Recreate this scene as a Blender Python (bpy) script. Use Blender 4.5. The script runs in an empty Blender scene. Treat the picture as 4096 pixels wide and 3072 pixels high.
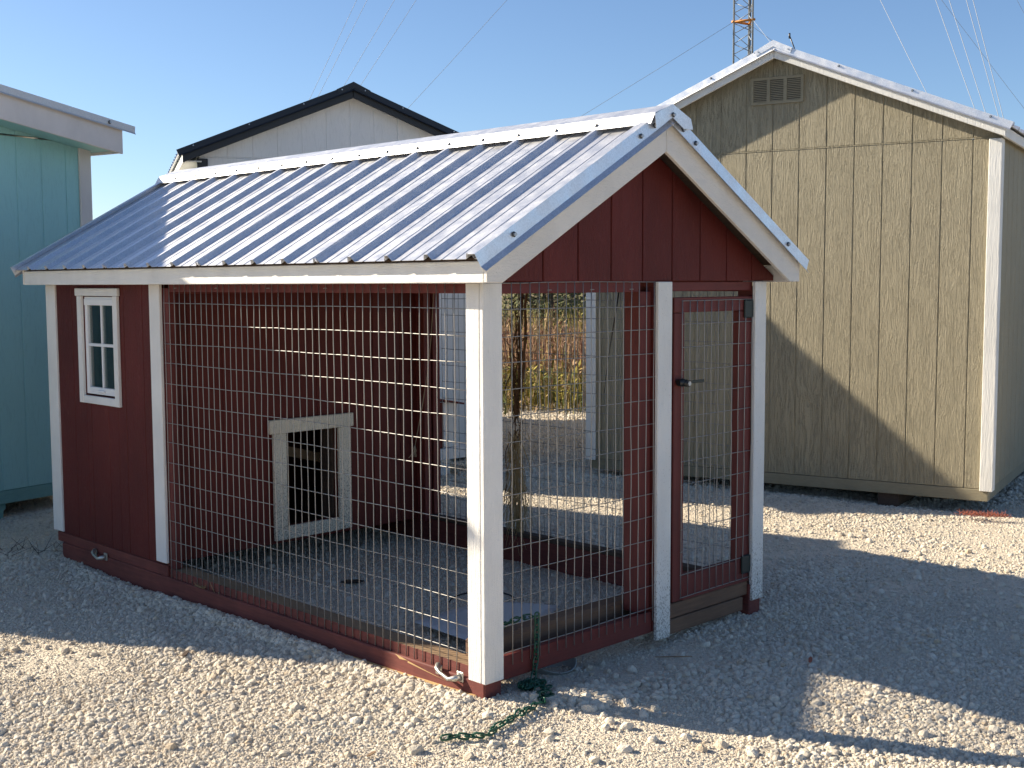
import bpy, bmesh, math, random
import numpy as np
from mathutils import Vector, Matrix
random.seed(7); rng = np.random.default_rng(7)
R = math.radians
scene = bpy.context.scene
COL = scene.collection

# ------------------------------------------------------------------ camera
cam_d = bpy.data.cameras.new('camera'); cam = bpy.data.objects.new('camera', cam_d); COL.objects.link(cam)
cam_d.sensor_width = 36; cam_d.lens = 42.45; cam_d.clip_start = 0.05; cam_d.clip_end = 2000
CR = Vector((0.70816168, -0.70603841, -0.00409846)); CU = Vector((0.06180618, 0.05620747, 0.99650425)); CF = Vector((0.70333991, 0.70593943, -0.08344151))
CP = Vector((-3.0949, -3.2577, 1.5186))
m = Matrix.Identity(4)
for i in range(3):
    m[i][0] = CR[i]; m[i][1] = CU[i]; m[i][2] = -CF[i]; m[i][3] = CP[i]
cam.matrix_world = m
scene.camera = cam
# ------------------------------------------------------------------ light
SUN_AZ, SUN_EL = -26.3, 28.4            # azimuth from +Y towards +X
world = bpy.data.worlds.new('World'); scene.world = world; world.use_nodes = True
wn = world.node_tree.nodes; bg = wn['Background']; bg.inputs[1].default_value = 0.071
sky = wn.new('ShaderNodeTexSky'); sky.sky_type = 'NISHITA'; sky.sun_disc = False
sky.sun_elevation = R(SUN_EL); sky.sun_rotation = R(SUN_AZ); sky.air_density = 0.85; sky.dust_density = 0.6; sky.ozone_density = 4.0; sky.altitude = 300
world.node_tree.links.new(sky.outputs[0], bg.inputs[0])
sun_d = bpy.data.lights.new('sun', 'SUN'); sun = bpy.data.objects.new('sun', sun_d); COL.objects.link(sun)
sun_d.energy = 4.7; sun_d.angle = R(0.53); sun_d.color = (1.0, 0.88, 0.69)
tosun = Vector((math.sin(R(SUN_AZ)) * math.cos(R(SUN_EL)), math.cos(R(SUN_AZ)) * math.cos(R(SUN_EL)), math.sin(R(SUN_EL))))
sun.rotation_euler = tosun.to_track_quat('Z', 'Y').to_euler()
scene.view_settings.view_transform = 'Standard'; scene.view_settings.look = 'None'
scene.view_settings.exposure = 1.16; scene.view_settings.gamma = 1.0; scene.view_settings.use_curve_mapping = False
scene.render.engine = 'CYCLES'
scene.cycles.max_bounces = 6; scene.cycles.transparent_max_bounces = 8; scene.cycles.use_denoising = True

# ------------------------------------------------------------------ materials
def mat(name, col, rough=0.7, metal=0.0, spec=0.5):
    M = bpy.data.materials.new(name); M.use_nodes = True
    b = M.node_tree.nodes['Principled BSDF']
    b.inputs['Base Color'].default_value = (*col, 1); b.inputs['Roughness'].default_value = rough
    b.inputs['Metallic'].default_value = metal; b.inputs['Specular IOR Level'].default_value = spec
    return M
class NT:
    def __init__(s, M): s.n = M.node_tree.nodes; s.l = M.node_tree.links; s.b = s.n['Principled BSDF']
    def coord(s, scale=(1, 1, 1), src='Object'):
        t = s.n.new('ShaderNodeTexCoord'); mp = s.n.new('ShaderNodeMapping'); mp.inputs['Scale'].default_value = scale
        s.l.new(t.outputs[src], mp.inputs[0]); return mp.outputs[0]
    def noise(s, vec, scale, detail=4, rough=0.55, dist=0.0, out='Fac'):
        k = s.n.new('ShaderNodeTexNoise'); k.inputs['Scale'].default_value = scale; k.inputs['Detail'].default_value = detail
        k.inputs['Roughness'].default_value = rough; k.inputs['Distortion'].default_value = dist; s.l.new(vec, k.inputs['Vector']); return k.outputs[out]
    def ramp(s, fac, stops):
        k = s.n.new('ShaderNodeValToRGB'); e = k.color_ramp.elements
        while len(e) < len(stops): e.new(0.5)
        for q, (p, c) in zip(e, stops): q.position = p; q.color = (*c, 1) if len(c) == 3 else c
        s.l.new(fac, k.inputs[0]); return k.outputs[0]
    def mix(s, f, a, b, mode='MIX'):
        k = s.n.new('ShaderNodeMix'); k.data_type = 'RGBA'; k.blend_type = mode
        for i, v in ((0, f), (6, a), (7, b)):
            if isinstance(v, (int, float)): k.inputs[i].default_value = v
            elif isinstance(v, tuple): k.inputs[i].default_value = (*v, 1)
            else: s.l.new(v, k.inputs[i])
        return k.outputs[2]
    def math(s, op, a, b=None):
        k = s.n.new('ShaderNodeMath'); k.operation = op
        for i, v in enumerate((a, b)):
            if v is None: continue
            if isinstance(v, (int, float)): k.inputs[i].default_value = v
            else: s.l.new(v, k.inputs[i])
        return k.outputs[0]
    def bump(s, h, strength, dist):
        k = s.n.new('ShaderNodeBump'); k.inputs['Strength'].default_value = strength; k.inputs['Distance'].default_value = dist
        s.l.new(h, k.inputs['Height']); s.l.new(k.outputs[0], s.b.inputs['Normal']); return k
    def color(s, c): s.l.new(c, s.b.inputs['Base Color'])
    def rough(s, c): s.l.new(c, s.b.inputs['Roughness'])
G3 = lambda v: (v, v, v)

def siding_mat(name, col, var=0.12, bump=0.6, dist=0.004, dirt=0.0, rough=0.6, mott=0.18, fine=False):
    """painted engineered wood siding with an embossed, vertical cedar grain"""
    M = mat(name, col, rough, 0.0, 0.3); t = NT(M)
    warp = t.noise(t.coord((3, 3, 1.0)), 1.3, 2, out='Color')
    base = t.coord((1, 1, 0.10 if not fine else 0.055))
    va = t.n.new('ShaderNodeVectorMath'); va.operation = 'MULTIPLY_ADD'
    t.l.new(warp, va.inputs[0]); va.inputs[1].default_value = (0.22, 0.22, 0.0) if not fine else (0.13, 0.13, 0.0); t.l.new(base, va.inputs[2])
    g1 = t.noise(va.outputs[0], 75 if not fine else 84, 5, 0.65, 0.6 if not fine else 0.15)
    g2 = t.noise(t.coord((1, 1, 0.35)), 160, 3, 0.6, 0.2)
    g3 = t.noise(t.coord((1, 1, 2.2)), 60, 2, 0.5, 0.0)
    ridge = t.ramp(g1, [(0.40, G3(0)), (0.50, G3(1)), (0.62, G3(0.55))])
    h = t.math('ADD', t.math('MULTIPLY', ridge, 0.7), t.math('ADD', t.math('MULTIPLY', g2, 0.5), t.math('MULTIPLY', g3, 0.35)))
    t.bump(h, bump, dist)
    big = t.noise(t.coord((1, 1, 0.5)), 2.2, 3)
    lo = tuple(c * (1 - var) for c in col); hi = tuple(min(1, c * (1 + var)) for c in col)
    c = t.ramp(big, [(0.3, lo), (0.7, hi)])
    c = t.mix(t.math('MULTIPLY', t.ramp(ridge, [(0.0, G3(1)), (1.0, G3(0))]), mott), c, tuple(x * 0.6 for x in col))
    if dirt:
        sp = t.noise(t.coord((1, 1, 0.8)), 22, 4, 0.7)
        c = t.mix(t.math('MULTIPLY', t.ramp(sp, [(0.60, G3(0)), (0.74, G3(1))]), dirt), c, tuple(min(1, x * 2.2 + 0.05) for x in col))
    t.color(c)
    return M

def trim_mat(name, col, splash=False, bump=0.7, dist=0.006, horiz=None, z0=0.0, z1=0.4):
    """rough-sawn painted trim board, optionally with mud splashes near the ground"""
    M = mat(name, col, 0.65); t = NT(M)
    sc = (1, 1, 0.08) if horiz is None else ((1, 0.08, 1) if horiz == 'y' else (0.25, 0.25, 0.9))
    g = t.noise(t.coord(sc), 110, 5, 0.6, 0.8); g2 = t.noise(t.coord((1, 1, 1)), 260, 3)
    t.bump(t.math('ADD', g, t.math('MULTIPLY', g2, 0.5)), bump, dist)
    b = t.noise(t.coord((1, 1, 0.6)), 6, 4)
    c = t.ramp(b, [(0.32, tuple(x * 0.9 for x in col)), (0.6, col)])
    sp = t.noise(t.coord((1, 1, 0.3)), 45, 4, 0.7)
    c = t.mix(t.math('MULTIPLY', t.ramp(sp, [(0.70, G3(0)), (0.76, G3(1))]), 0.35), c, (0.35, 0.32, 0.27))
    if splash:
        tc = t.n.new('ShaderNodeTexCoord'); gm = t.n.new('ShaderNodeNewGeometry'); sx = t.n.new('ShaderNodeSeparateXYZ'); t.l.new(gm.outputs['Position'], sx.inputs[0])
        mr = t.n.new('ShaderNodeMapRange'); mr.inputs['From Min'].default_value = z0; mr.inputs['From Max'].default_value = z1
        mr.inputs['To Min'].default_value = 0.115; mr.inputs['To Max'].default_value = -0.06; t.l.new(sx.outputs['Z'], mr.inputs['Value'])
        spl = t.noise(t.coord((1, 1, 0.6)), 170, 4, 0.7)
        f = t.math('ADD', spl, mr.outputs[0])
        c = t.mix(t.math('MULTIPLY', t.ramp(f, [(0.57, G3(0)), (0.68, G3(1))]), 0.85), c, (0.15, 0.125, 0.095))
    t.color(c)
    return M

def metal_mat(name, col=(0.79, 0.80, 0.83), metal=0.84, rough=0.45):
    M = mat(name, col, rough, metal); t = NT(M)
    v = t.n.new('ShaderNodeTexVoronoi'); v.inputs['Scale'].default_value = 210; t.l.new(t.coord(), v.inputs['Vector'])
    sp = t.ramp(v.outputs['Color'], [(0.0, tuple(c * 0.86 for c in col)), (1.0, tuple(min(1, c * 1.08) for c in col))])
    d = t.noise(t.coord((0.5, 2.2, 0.5)), 2.6, 6, 0.6, 1.2)
    c = t.mix(t.math('MULTIPLY', t.ramp(d, [(0.60, G3(0)), (0.74, G3(1))]), 0.22), sp, (0.40, 0.38, 0.36))
    t.color(c)
    rr = t.noise(t.coord(), 14, 4); t.rough(t.ramp(rr, [(0.3, G3(rough - 0.07)), (0.7, G3(rough + 0.1))]))
    t.bump(t.noise(t.coord(), 5, 2), 0.05, 0.01)
    return M

def wood_mat(name, col, dark, axis='y', rough=0.8):
    M = mat(name, col, rough); t = NT(M)
    sc = {'x': (0.06, 1, 1), 'y': (1, 0.06, 1), 'z': (1, 1, 0.06)}[axis]
    g = t.noise(t.coord(sc), 90, 5, 0.65, 0.5)
    b = t.noise(t.coord((1, 1, 1)), 5, 4)
    c = t.mix(0.5, t.ramp(g, [(0.35, dark), (0.65, col)]), t.ramp(b, [(0.35, dark), (0.7, col)]))
    t.color(c); t.bump(g, 0.5, 0.003)
    return M

MAROON = (0.104, 0.0145, 0.0115)
M_maroon = siding_mat('maroon_siding', MAROON, 0.22, 0.5, 0.004, dirt=0.22, rough=0.62)
M_maroon_in = siding_mat('maroon_interior', (0.105, 0.015, 0.011), 0.15, 0.3, 0.002, dirt=0.12)
M_maroon_tr = wood_mat('maroon_timber', (0.160, 0.023, 0.017), (0.105, 0.016, 0.012), 'y', 0.65)
M_maroon_tx = wood_mat('maroon_timber_across', (0.150, 0.021, 0.016), (0.10, 0.015, 0.012), 'x', 0.65)
M_maroon_tz = wood_mat('maroon_timber_upright', (0.145, 0.020, 0.015), (0.095, 0.014, 0.011), 'z', 0.65)
M_skid = wood_mat('maroon_skid', (0.205, 0.050, 0.037), (0.095, 0.020, 0.016), 'y', 0.75)
M_bare = wood_mat('weathered_wood', (0.36, 0.235, 0.13), (0.20, 0.13, 0.08), 'y', 0.85)
M_barex = wood_mat('weathered_wood_across', (0.20, 0.115, 0.07), (0.115, 0.066, 0.042), 'x', 0.85)
M_split = wood_mat('split_pine', (0.62, 0.42, 0.20), (0.45, 0.28, 0.12), 'y', 0.85)
M_dkwood = wood_mat('dark_wood', (0.10, 0.065, 0.045), (0.05, 0.032, 0.024), 'y', 0.9)
M_white = trim_mat('white_trim', (0.82, 0.80, 0.76))
M_white_h = trim_mat('white_fascia', (0.80, 0.79, 0.76), horiz='y')
M_white_r = trim_mat('white_rake', (0.74, 0.71, 0.66), horiz='r')
M_white_s = trim_mat('white_trim_muddy', (0.78, 0.77, 0.73), splash=True, z0=-0.05, z1=0.45)
M_white_m = trim_mat('white_hatch_trim', (0.80, 0.73, 0.60), splash=True, z0=0.05, z1=0.95)
M_vinyl = mat('white_vinyl', (0.78, 0.78, 0.78), 0.4)
M_metal = metal_mat('galvalume')
M_olive = siding_mat('olive_siding', (0.355, 0.312, 0.215), 0.04, 0.9, 0.0075, mott=0.03, fine=True)
M_olive_t = wood_mat('olive_timber', (0.30, 0.265, 0.18), (0.22, 0.19, 0.125), 'y')
M_owhite = trim_mat('shed_white_trim', (0.80, 0.79, 0.75), bump=0.9, dist=0.005)
M_teal = siding_mat('teal_siding', (0.31, 0.575, 0.590), 0.04, 0.18, 0.0015)
M_teal_t = wood_mat('teal_timber', (0.20, 0.40, 0.385), (0.16, 0.32, 0.31), 'x')
M_tfascia = trim_mat('teal_shed_fascia', (0.66, 0.62, 0.60), bump=0.2)
M_tmetal = metal_mat('pale_grey_metal', (0.62, 0.60, 0.58), 0.3, 0.45)
M_pale = siding_mat('pale_siding', (0.80, 0.785, 0.76), 0.04, 0.25, 0.002)
M_black = mat('black_trim', (0.012, 0.012, 0.014), 0.45)
M_blackm = mat('black_metal', (0.020, 0.020, 0.024), 0.35, 0.3)
M_wire = mat('galvanised_wire', (0.31, 0.30, 0.285), 0.5, 0.6)
M_handle = metal_mat('zinc_handle', (0.55, 0.54, 0.50), 0.8, 0.35)
M_hinge = mat('black_hinge', (0.02, 0.03, 0.028), 0.5, 0.2)
M_dark = mat('dark_plastic', (0.015, 0.015, 0.016), 0.35)
M_in = mat('dark_interior', (0.03, 0.018, 0.015), 0.9)
M_chain = mat('green_chain_plastic', (0.008, 0.070, 0.040), 0.32)
M_screw = mat('screw_steel', (0.45, 0.46, 0.48), 0.4, 0.7)
M_rubber = mat('screw_rubber', (0.05, 0.06, 0.07), 0.6)
M_sheet = mat('pale_plastic', (0.50, 0.53, 0.56), 0.5)
M_bowl = mat('grey_rubber', (0.34, 0.35, 0.33), 0.6)
M_vine = wood_mat('dead_vine', (0.17, 0.085, 0.035), (0.06, 0.03, 0.014), 'z', 0.95)
M_straw = mat('straw', (0.42, 0.30, 0.15), 0.9)
M_rust = mat('rust_needles', (0.33, 0.10, 0.06), 0.9)
M_cord = mat('pale_cord', (0.38, 0.30, 0.20), 0.9)
M_tower = mat('tower_steel', (0.36, 0.40, 0.44), 0.5, 0.3)
M_orange = mat('orange_collar', (0.60, 0.25, 0.05), 0.6)
M_guy = mat('guy_cable', (0.30, 0.33, 0.37), 0.5, 0.0)
M_bark = mat('bark', (0.10, 0.07, 0.05), 0.95)
# glass
M_glass = bpy.data.materials.new('window_glass'); M_glass.use_nodes = True
_n = M_glass.node_tree; _n.nodes.clear()
_o = _n.nodes.new('ShaderNodeOutputMaterial'); _mx = _n.nodes.new('ShaderNodeMixShader'); _tr = _n.nodes.new('ShaderNodeBsdfTransparent'); _gl = _n.nodes.new('ShaderNodeBsdfGlossy'); _fr = _n.nodes.new('ShaderNodeFresnel')
_tr.inputs[0].default_value = (0.80, 0.88, 0.86, 1); _gl.inputs['Roughness'].default_value = 0.03; _fr.inputs[0].default_value = 1.9
_n.links.new(_fr.outputs[0], _mx.inputs[0]); _n.links.new(_tr.outputs[0], _mx.inputs[1]); _n.links.new(_gl.outputs[0], _mx.inputs[2]); _n.links.new(_mx.outputs[0], _o.inputs[0])

# ------------------------------------------------------------------ builders
def props(o, label=None, cat=None, group=None, kind=None):
    for k, v in (('label', label), ('category', cat), ('group', group), ('kind', kind)):
        if v: o[k] = v
    return o
def thing(name, label, cat, loc, group=None):
    o = bpy.data.objects.new(name, None); COL.objects.link(o); o.location = loc; o.empty_display_size = 0.1
    o['org'] = tuple(loc); return props(o, label, cat, group)
def link(name, me, mats, parent, label=None, kind=None):
    for q in (mats if isinstance(mats, (list, tuple)) else [mats]): me.materials.append(q)
    o = bpy.data.objects.new(name, me); COL.objects.link(o)
    if parent is not None: o.parent = parent
    return props(o, label, kind=kind)
def org(parent):
    p = parent
    while p is not None and p.parent is not None: p = p.parent
    return Vector(p['org']) if p is not None and 'org' in p else Vector((0, 0, 0))
def bm_to(name, bm, mats, parent, label=None, kind=None, smooth=False, recalc=True):
    if recalc: bmesh.ops.recalc_face_normals(bm, faces=bm.faces)
    og = org(parent)
    for v in bm.verts: v.co -= og
    me = bpy.data.meshes.new(name); bm.to_mesh(me); bm.free()
    if smooth:
        for p in me.polygons: p.use_smooth = True
    return link(name, me, mats, parent, label, kind)
def pydata(name, verts, faces, mats, parent, kind=None, label=None, midx=None, smooth=False):
    og = org(parent); me = bpy.data.meshes.new(name)
    me.from_pydata([tuple(Vector(v) - og) for v in verts], [], faces)
    o = link(name, me, mats, parent, label, kind)
    if midx is not None: me.polygons.foreach_set('material_index', midx)
    if smooth: me.polygons.foreach_set('use_smooth', [True] * len(me.polygons))
    return o
def add_box(bm, a, b, mi=0, bev=0.0):
    x0, y0, z0 = a; x1, y1, z1 = b
    vs = [bm.verts.new(p) for p in ((x0, y0, z0), (x1, y0, z0), (x1, y1, z0), (x0, y1, z0), (x0, y0, z1), (x1, y0, z1), (x1, y1, z1), (x0, y1, z1))]
    fs = [bm.faces.new([vs[i] for i in f]) for f in ((0, 3, 2, 1), (4, 5, 6, 7), (0, 1, 5, 4), (1, 2, 6, 5), (2, 3, 7, 6), (3, 0, 4, 7))]
    for f in fs: f.material_index = mi
    if bev: bmesh.ops.bevel(bm, geom=list({e for f in fs for e in f.edges}), offset=bev, segments=1, affect='EDGES')
    return fs
def box(name, a, b, M, parent, bev=0.0, label=None):
    bm = bmesh.new(); add_box(bm, a, b, 0, bev); return bm_to(name, bm, M, parent, label)
def add_prism(bm, o, a, b, c, pts, depth, bev=0.0):
    """polygon pts in the plane (o, a, b), extruded by depth along c"""
    o, a, b, c = map(Vector, (o, a, b, c))
    v0 = [bm.verts.new(o + a * x + b * y) for x, y in pts]; v1 = [bm.verts.new(v.co + c * depth) for v in v0]
    fs = [bm.faces.new(v0), bm.faces.new(v1[::-1])]
    n = len(pts)
    for i in range(n): fs.append(bm.faces.new([v0[i], v0[(i + 1) % n], v1[(i + 1) % n], v1[i]]))
    if bev: bmesh.ops.bevel(bm, geom=list({e for f in fs for e in f.edges}), offset=bev, segments=1, affect='EDGES')
def prism(name, o, a, b, c, pts, depth, M, parent, bev=0.0, label=None):
    bm = bmesh.new(); add_prism(bm, o, a, b, c, pts, depth, bev); return bm_to(name, bm, M, parent, label)
def add_tube(bm, pts, r, seg=6, cap=True, mi=0):
    pts = [Vector(p) for p in pts]; n = len(pts)
    rs = r if isinstance(r, (list, tuple)) else [r] * n
    rings = []; ref = None
    for i, p in enumerate(pts):
        d = (pts[min(i + 1, n - 1)] - pts[max(i - 1, 0)]).normalized()
        if ref is None: ref = Vector((0, 0, 1)) if abs(d.z) < 0.9 else Vector((1, 0, 0))
        x = d.cross(ref).normalized(); y = x.cross(d).normalized(); ref = y
        rings.append([bm.verts.new(p + (x * math.cos(k * 2 * math.pi / seg) + y * math.sin(k * 2 * math.pi / seg)) * rs[i]) for k in range(seg)])
    for i in range(n - 1):
        for k in range(seg):
            f = bm.faces.new([rings[i][k], rings[i][(k + 1) % seg], rings[i + 1][(k + 1) % seg], rings[i + 1][k]]); f.material_index = mi; f.smooth = True
    if cap: bm.faces.new(rings[0][::-1]).material_index = mi; bm.faces.new(rings[-1]).material_index = mi
def tube(name, pts, r, M, parent, seg=6, label=None):
    bm = bmesh.new(); add_tube(bm, pts, r, seg); return bm_to(name, bm, M, parent, label)

def board_wall(parent, o, u, n, s0, s1, zb, ztop, M, grooves, holes=(), part='siding_board', breaks=(), gap=0.007, th=0.010, back=0.03, backing=True):
    """vertical boards between the grooves, each one an object, standing proud of one backing sheet; ztop(s) is the wall's top line"""
    o = Vector(o); u = Vector(u); n = Vector(n); Z = Vector((0, 0, 1))
    def poly(a, b, lo, hi):           # clipped polygon between s=a..b and z=lo..min(hi, ztop)
        br = [a] + [x for x in breaks if a + 1e-4 < x < b - 1e-4] + [b]
        tops = [(x, min(hi, ztop(x))) for x in br]
        # crossing of ztop with hi
        ex = []
        for x0, x1 in zip(br, br[1:]):
            f0, f1 = ztop(x0) - hi, ztop(x1) - hi
            if f0 * f1 < 0: ex.append((x0 + (x1 - x0) * f0 / (f0 - f1), hi))
        # cut where the top falls under lo
        pts = sorted(tops + ex)
        out = []
        for i, (x, z) in enumerate(pts):
            if z > lo + 0.004: out.append((x, z))
            else:
                for j in (i - 1, i + 1):
                    if 0 <= j < len(pts) and pts[j][1] > lo + 0.004:
                        xx = x + (pts[j][0] - x) * (lo + 0.004 - z) / (pts[j][1] - z); out.append((xx, lo + 0.004))
        out = sorted(set(out))
        if len(out) < 2 or out[-1][0] - out[0][0] < 0.006: return None
        return [(out[0][0], lo), (out[-1][0], lo)] + out[::-1]
    def emit(name, a, b, lo, hi, off, t, bev):
        cuts = [h for h in holes if h[0] < b - 1e-4 and h[1] > a + 1e-4 and h[2] < hi and h[3] > lo]
        cells = []
        if not cuts: cells = [(a, b, lo, hi)]
        else:
            h = cuts[0]; x0 = max(a, h[0]); x1 = min(b, h[1])
            if x0 > a + 0.004: cells.append((a, x0, lo, hi))
            if x1 < b - 0.004: cells.append((x1, b, lo, hi))
            if h[2] > lo + 0.004: cells.append((x0, x1, lo, h[2]))
            if h[3] < hi - 0.004: cells.append((x0, x1, h[3], hi))
        for c in cells:
            p = poly(*c)
            if p: prism(name, o + n * off, u, Z, -n, p, t, M, parent, bev)
    edges = [s0] + [g for g in grooves if s0 + 0.012 < g < s1 - 0.012] + [s1]
    for a, b in zip(edges, edges[1:]):
        emit(part, a + (gap / 2 if a > s0 else 0), b - (gap / 2 if b < s1 else 0), zb, 99, 0.0, th, 0.0025)
    if backing: emit('wall_sheet', s0, s1, zb, 99, -th + 0.005, back, 0)

def ribbed_sheet(parent, name, P, e, L, s, W, ribs, M, minor=True, rh=0.023, rb=0.023, rt=0.009, th=0.0012):
    """one roofing sheet: P = eave corner, e along the eave, s up the slope, ribs = rib centres along e"""
    P, e, s = map(Vector, (P, e, s)); nn = e.cross(s)
    if nn.z < 0: nn = -nn
    prof = [(0, 0)]
    for c in ribs:
        for dx, h in ((-rb, 0), (-rt, rh), (rt, rh), (rb, 0)):
            x = c + dx
            if 0 < x < L: prof.append((x, h))
        if minor:
            for q in (0.076, 0.153):
                for dx, h in ((-0.006, 0), (-0.002, 0.0026), (0.002, 0.0026), (0.006, 0)):
                    x = c + q + dx
                    if 0 < x < L: prof.append((x, h))
    prof.append((L, 0)); prof = sorted(prof)
    pts = prof + [(x, h - th) for x, h in prof[::-1]]
    bm = bmesh.new()
    v0 = [bm.verts.new(P + e * x + nn * h) for x, h in pts]; v1 = [bm.verts.new(v.co + s * W) for v in v0]
    n = len(pts)
    for i in range(n): bm.faces.new([v0[i], v0[(i + 1) % n], v1[(i + 1) % n], v1[i]])
    k = len(prof)
    for i in range(k - 1):
        for vv in (v0, v1): bm.faces.new([vv[i], vv[i + 1], vv[n - 2 - i], vv[n - 1 - i]])
    return bm_to(name, bm, M, parent)

def profile_run(name, parent, path_pts, o, a, b, c, L, M, th=0.0015):
    """a folded metal strip: open profile path in plane (a, b), extruded L along c, given thickness"""
    o, a, b, c = map(Vector, (o, a, b, c))
    off = []
    P = [Vector(p) for p in path_pts]
    for i, p in enumerate(P):
        d = (P[min(i + 1, len(P) - 1)] - P[max(i - 1, 0)]).normalized(); off.append(p + Vector((d.y, -d.x)) * th)
    pts = [tuple(p) for p in P] + [tuple(p) for p in off[::-1]]
    bm = bmesh.new(); n = len(pts); k = len(P)
    v0 = [bm.verts.new(o + a * x + b * y) for x, y in pts]; v1 = [bm.verts.new(v.co + c * L) for v in v0]
    for i in range(n): bm.faces.new([v0[i], v0[(i + 1) % n], v1[(i + 1) % n], v1[i]])
    for i in range(k - 1):
        for vv in (v0, v1): bm.faces.new([vv[i], vv[i + 1], vv[n - 2 - i], vv[n - 1 - i]])
    return bm_to(name, bm, M, parent)

def add_screw(bm, p, n, s=1.0):
    n = Vector(n).normalized(); x = n.orthogonal().normalized(); y = n.cross(x); p = Vector(p)
    for r, h0, h1, mi in ((0.0085, 0.0, 0.003, 1), (0.0055, 0.003, 0.009, 0)):
        lo = [bm.verts.new(p + n * h0 * s + (x * math.cos(k * math.pi / 3) + y * math.sin(k * math.pi / 3)) * r * s) for k in range(6)]
        hi = [bm.verts.new(v.co + n * (h1 - h0) * s) for v in lo]
        for k in range(6): bm.faces.new([lo[k], lo[(k + 1) % 6], hi[(k + 1) % 6], hi[k]]).material_index = mi
        bm.faces.new(hi).material_index = mi

# ------------------------------------------------------------------ ground
def vnoise(x, y, f, seed):
    x = np.asarray(x, float) * f; y = np.asarray(y, float) * f; xi = np.floor(x).astype(np.int64); yi = np.floor(y).astype(np.int64)
    fx = x - xi; fy = y - yi; fx = fx * fx * (3 - 2 * fx); fy = fy * fy * (3 - 2 * fy)
    def h(a, b):
        n = (a * 374761393 + b * 668265263 + seed * 2147483647) & 0xffffffff
        n = ((n ^ (n >> 13)) * 1274126177) & 0xffffffff; return ((n ^ (n >> 16)) & 0xffff) / 65535.0
    return (h(xi, yi) * (1 - fx) + h(xi + 1, yi) * fx) * (1 - fy) + (h(xi, yi + 1) * (1 - fx) + h(xi + 1, yi + 1) * fx) * fy
def gauss(x, y, cx, cy, sx, sy=None):
    sy = sy or sx; return np.exp(-((x - cx) / sx) ** 2 - ((y - cy) / sy) ** 2)
def gz(x, y):
    x = np.asarray(x, float); y = np.asarray(y, float)
    z = -0.082 + 0.0 * x
    z = z + 0.030 * gauss(x, y, 0, -0.2, 0.5, 0.6) - 0.020 * gauss(x, y, -0.4, 2.4, 0.8, 1.0)
    z = z + 0.022 * (vnoise(x, y, 1.1, 3) - 0.5) + 0.014 * (vnoise(x, y, 2.7, 5) - 0.5) + 0.008 * (vnoise(x, y, 7, 9) - 0.5)
    z = z + 0.022 * gauss(x, y, -0.09, 1.3, 0.05, 1.2)              # stones heaped along the skid
    z = z - 0.055 * gauss(x, y, 5.6, 0.8, 1.0, 2.2) - 0.045 * gauss(x, y, 0.2, 5.6, 1.6, 0.9)
    far = np.clip((np.hypot(x + 3.1, y + 3.26) - 25) / 60, 0, 1); z = z * (1 - far) + far * -0.1
    return z
def gzs(x, y): return float(gz(np.array([x]), np.array([y]))[0])

M_ground = mat('gravel_fines', (0.5, 0.46, 0.40), 0.95); t = NT(M_ground)
v = t.n.new('ShaderNodeTexVoronoi'); v.inputs['Scale'].default_value = 62; t.l.new(t.coord(), v.inputs['Vector'])
v2 = t.n.new('ShaderNodeTexVoronoi'); v2.inputs['Scale'].default_value = 140; t.l.new(t.coord(), v2.inputs['Vector'])
nz = t.noise(t.coord(), 1.4, 5); nf = t.noise(t.coord(), 90, 4)
c = t.ramp(nz, [(0.3, (0.56, 0.485, 0.385)), (0.7, (0.70, 0.61, 0.485))])
c = t.mix(0.35, c, t.ramp(v.outputs['Color'], [(0, (0.40, 0.35, 0.28)), (1, (0.84, 0.75, 0.61))]))
# beyond the yard the ground is soil and dead grass
gm = t.n.new('ShaderNodeNewGeometry'); vd = t.n.new('ShaderNodeVectorMath'); vd.operation = 'DISTANCE'; vd.inputs[1].default_value = tuple(CP); t.l.new(gm.outputs['Position'], vd.inputs[0])
dn = t.math('ADD', vd.outputs['Value'], t.math('MULTIPLY', t.noise(t.coord(), 0.5, 3), 2.0))
c = t.mix(t.ramp(t.math('DIVIDE', dn, 40), [(0.38, G3(0)), (0.42, G3(1))]), c, t.ramp(nf, [(0.3, (0.13, 0.09, 0.04)), (0.7, (0.22, 0.17, 0.07))]))
t.color(c)
hh = t.math('ADD', t.math('MULTIPLY', v.outputs['Distance'], -1.0), t.math('MULTIPLY', v2.outputs['Distance'], -0.5)); t.bump(hh, 0.8, 0.010)

rr = [0.6]
while rr[-1] < 900: rr.append(rr[-1] * (1.008 if rr[-1] < 20 else 1.15) + (0.012 if rr[-1] < 20 else 0))
rr = np.array(rr); a0 = math.atan2(CF.y, CF.x)
ang = np.concatenate([np.linspace(-0.72, 0.72, 470), np.linspace(0.72, 2 * math.pi - 0.72, 66)[1:-1]]) + a0
A, Rr = np.meshgrid(ang, rr); X = CP.x + Rr * np.cos(A); Y = CP.y + Rr * np.sin(A); Zg = gz(X, Y)
nr, na = X.shape
verts = np.stack([X, Y, Zg], -1).reshape(-1, 3)
idx = np.arange(nr * na).reshape(nr, na); nx = np.roll(idx, -1, 1)
q = np.stack([idx[:-1], nx[:-1], nx[1:], idx[1:]], -1).reshape(-1, 4)
cv = len(verts); verts = np.vstack([verts, [[CP.x, CP.y, -0.08]]])
faces = [tuple(f) for f in q.tolist()] + [(cv, int(nx[0, k]), int(idx[0, k])) for k in range(na)]
me = bpy.data.meshes.new('ground'); me.from_pydata(verts.tolist(), [], faces); me.polygons.foreach_set('use_smooth', [True] * len(me.polygons))
ground = link('ground', me, M_ground, None, kind='structure')

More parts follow.
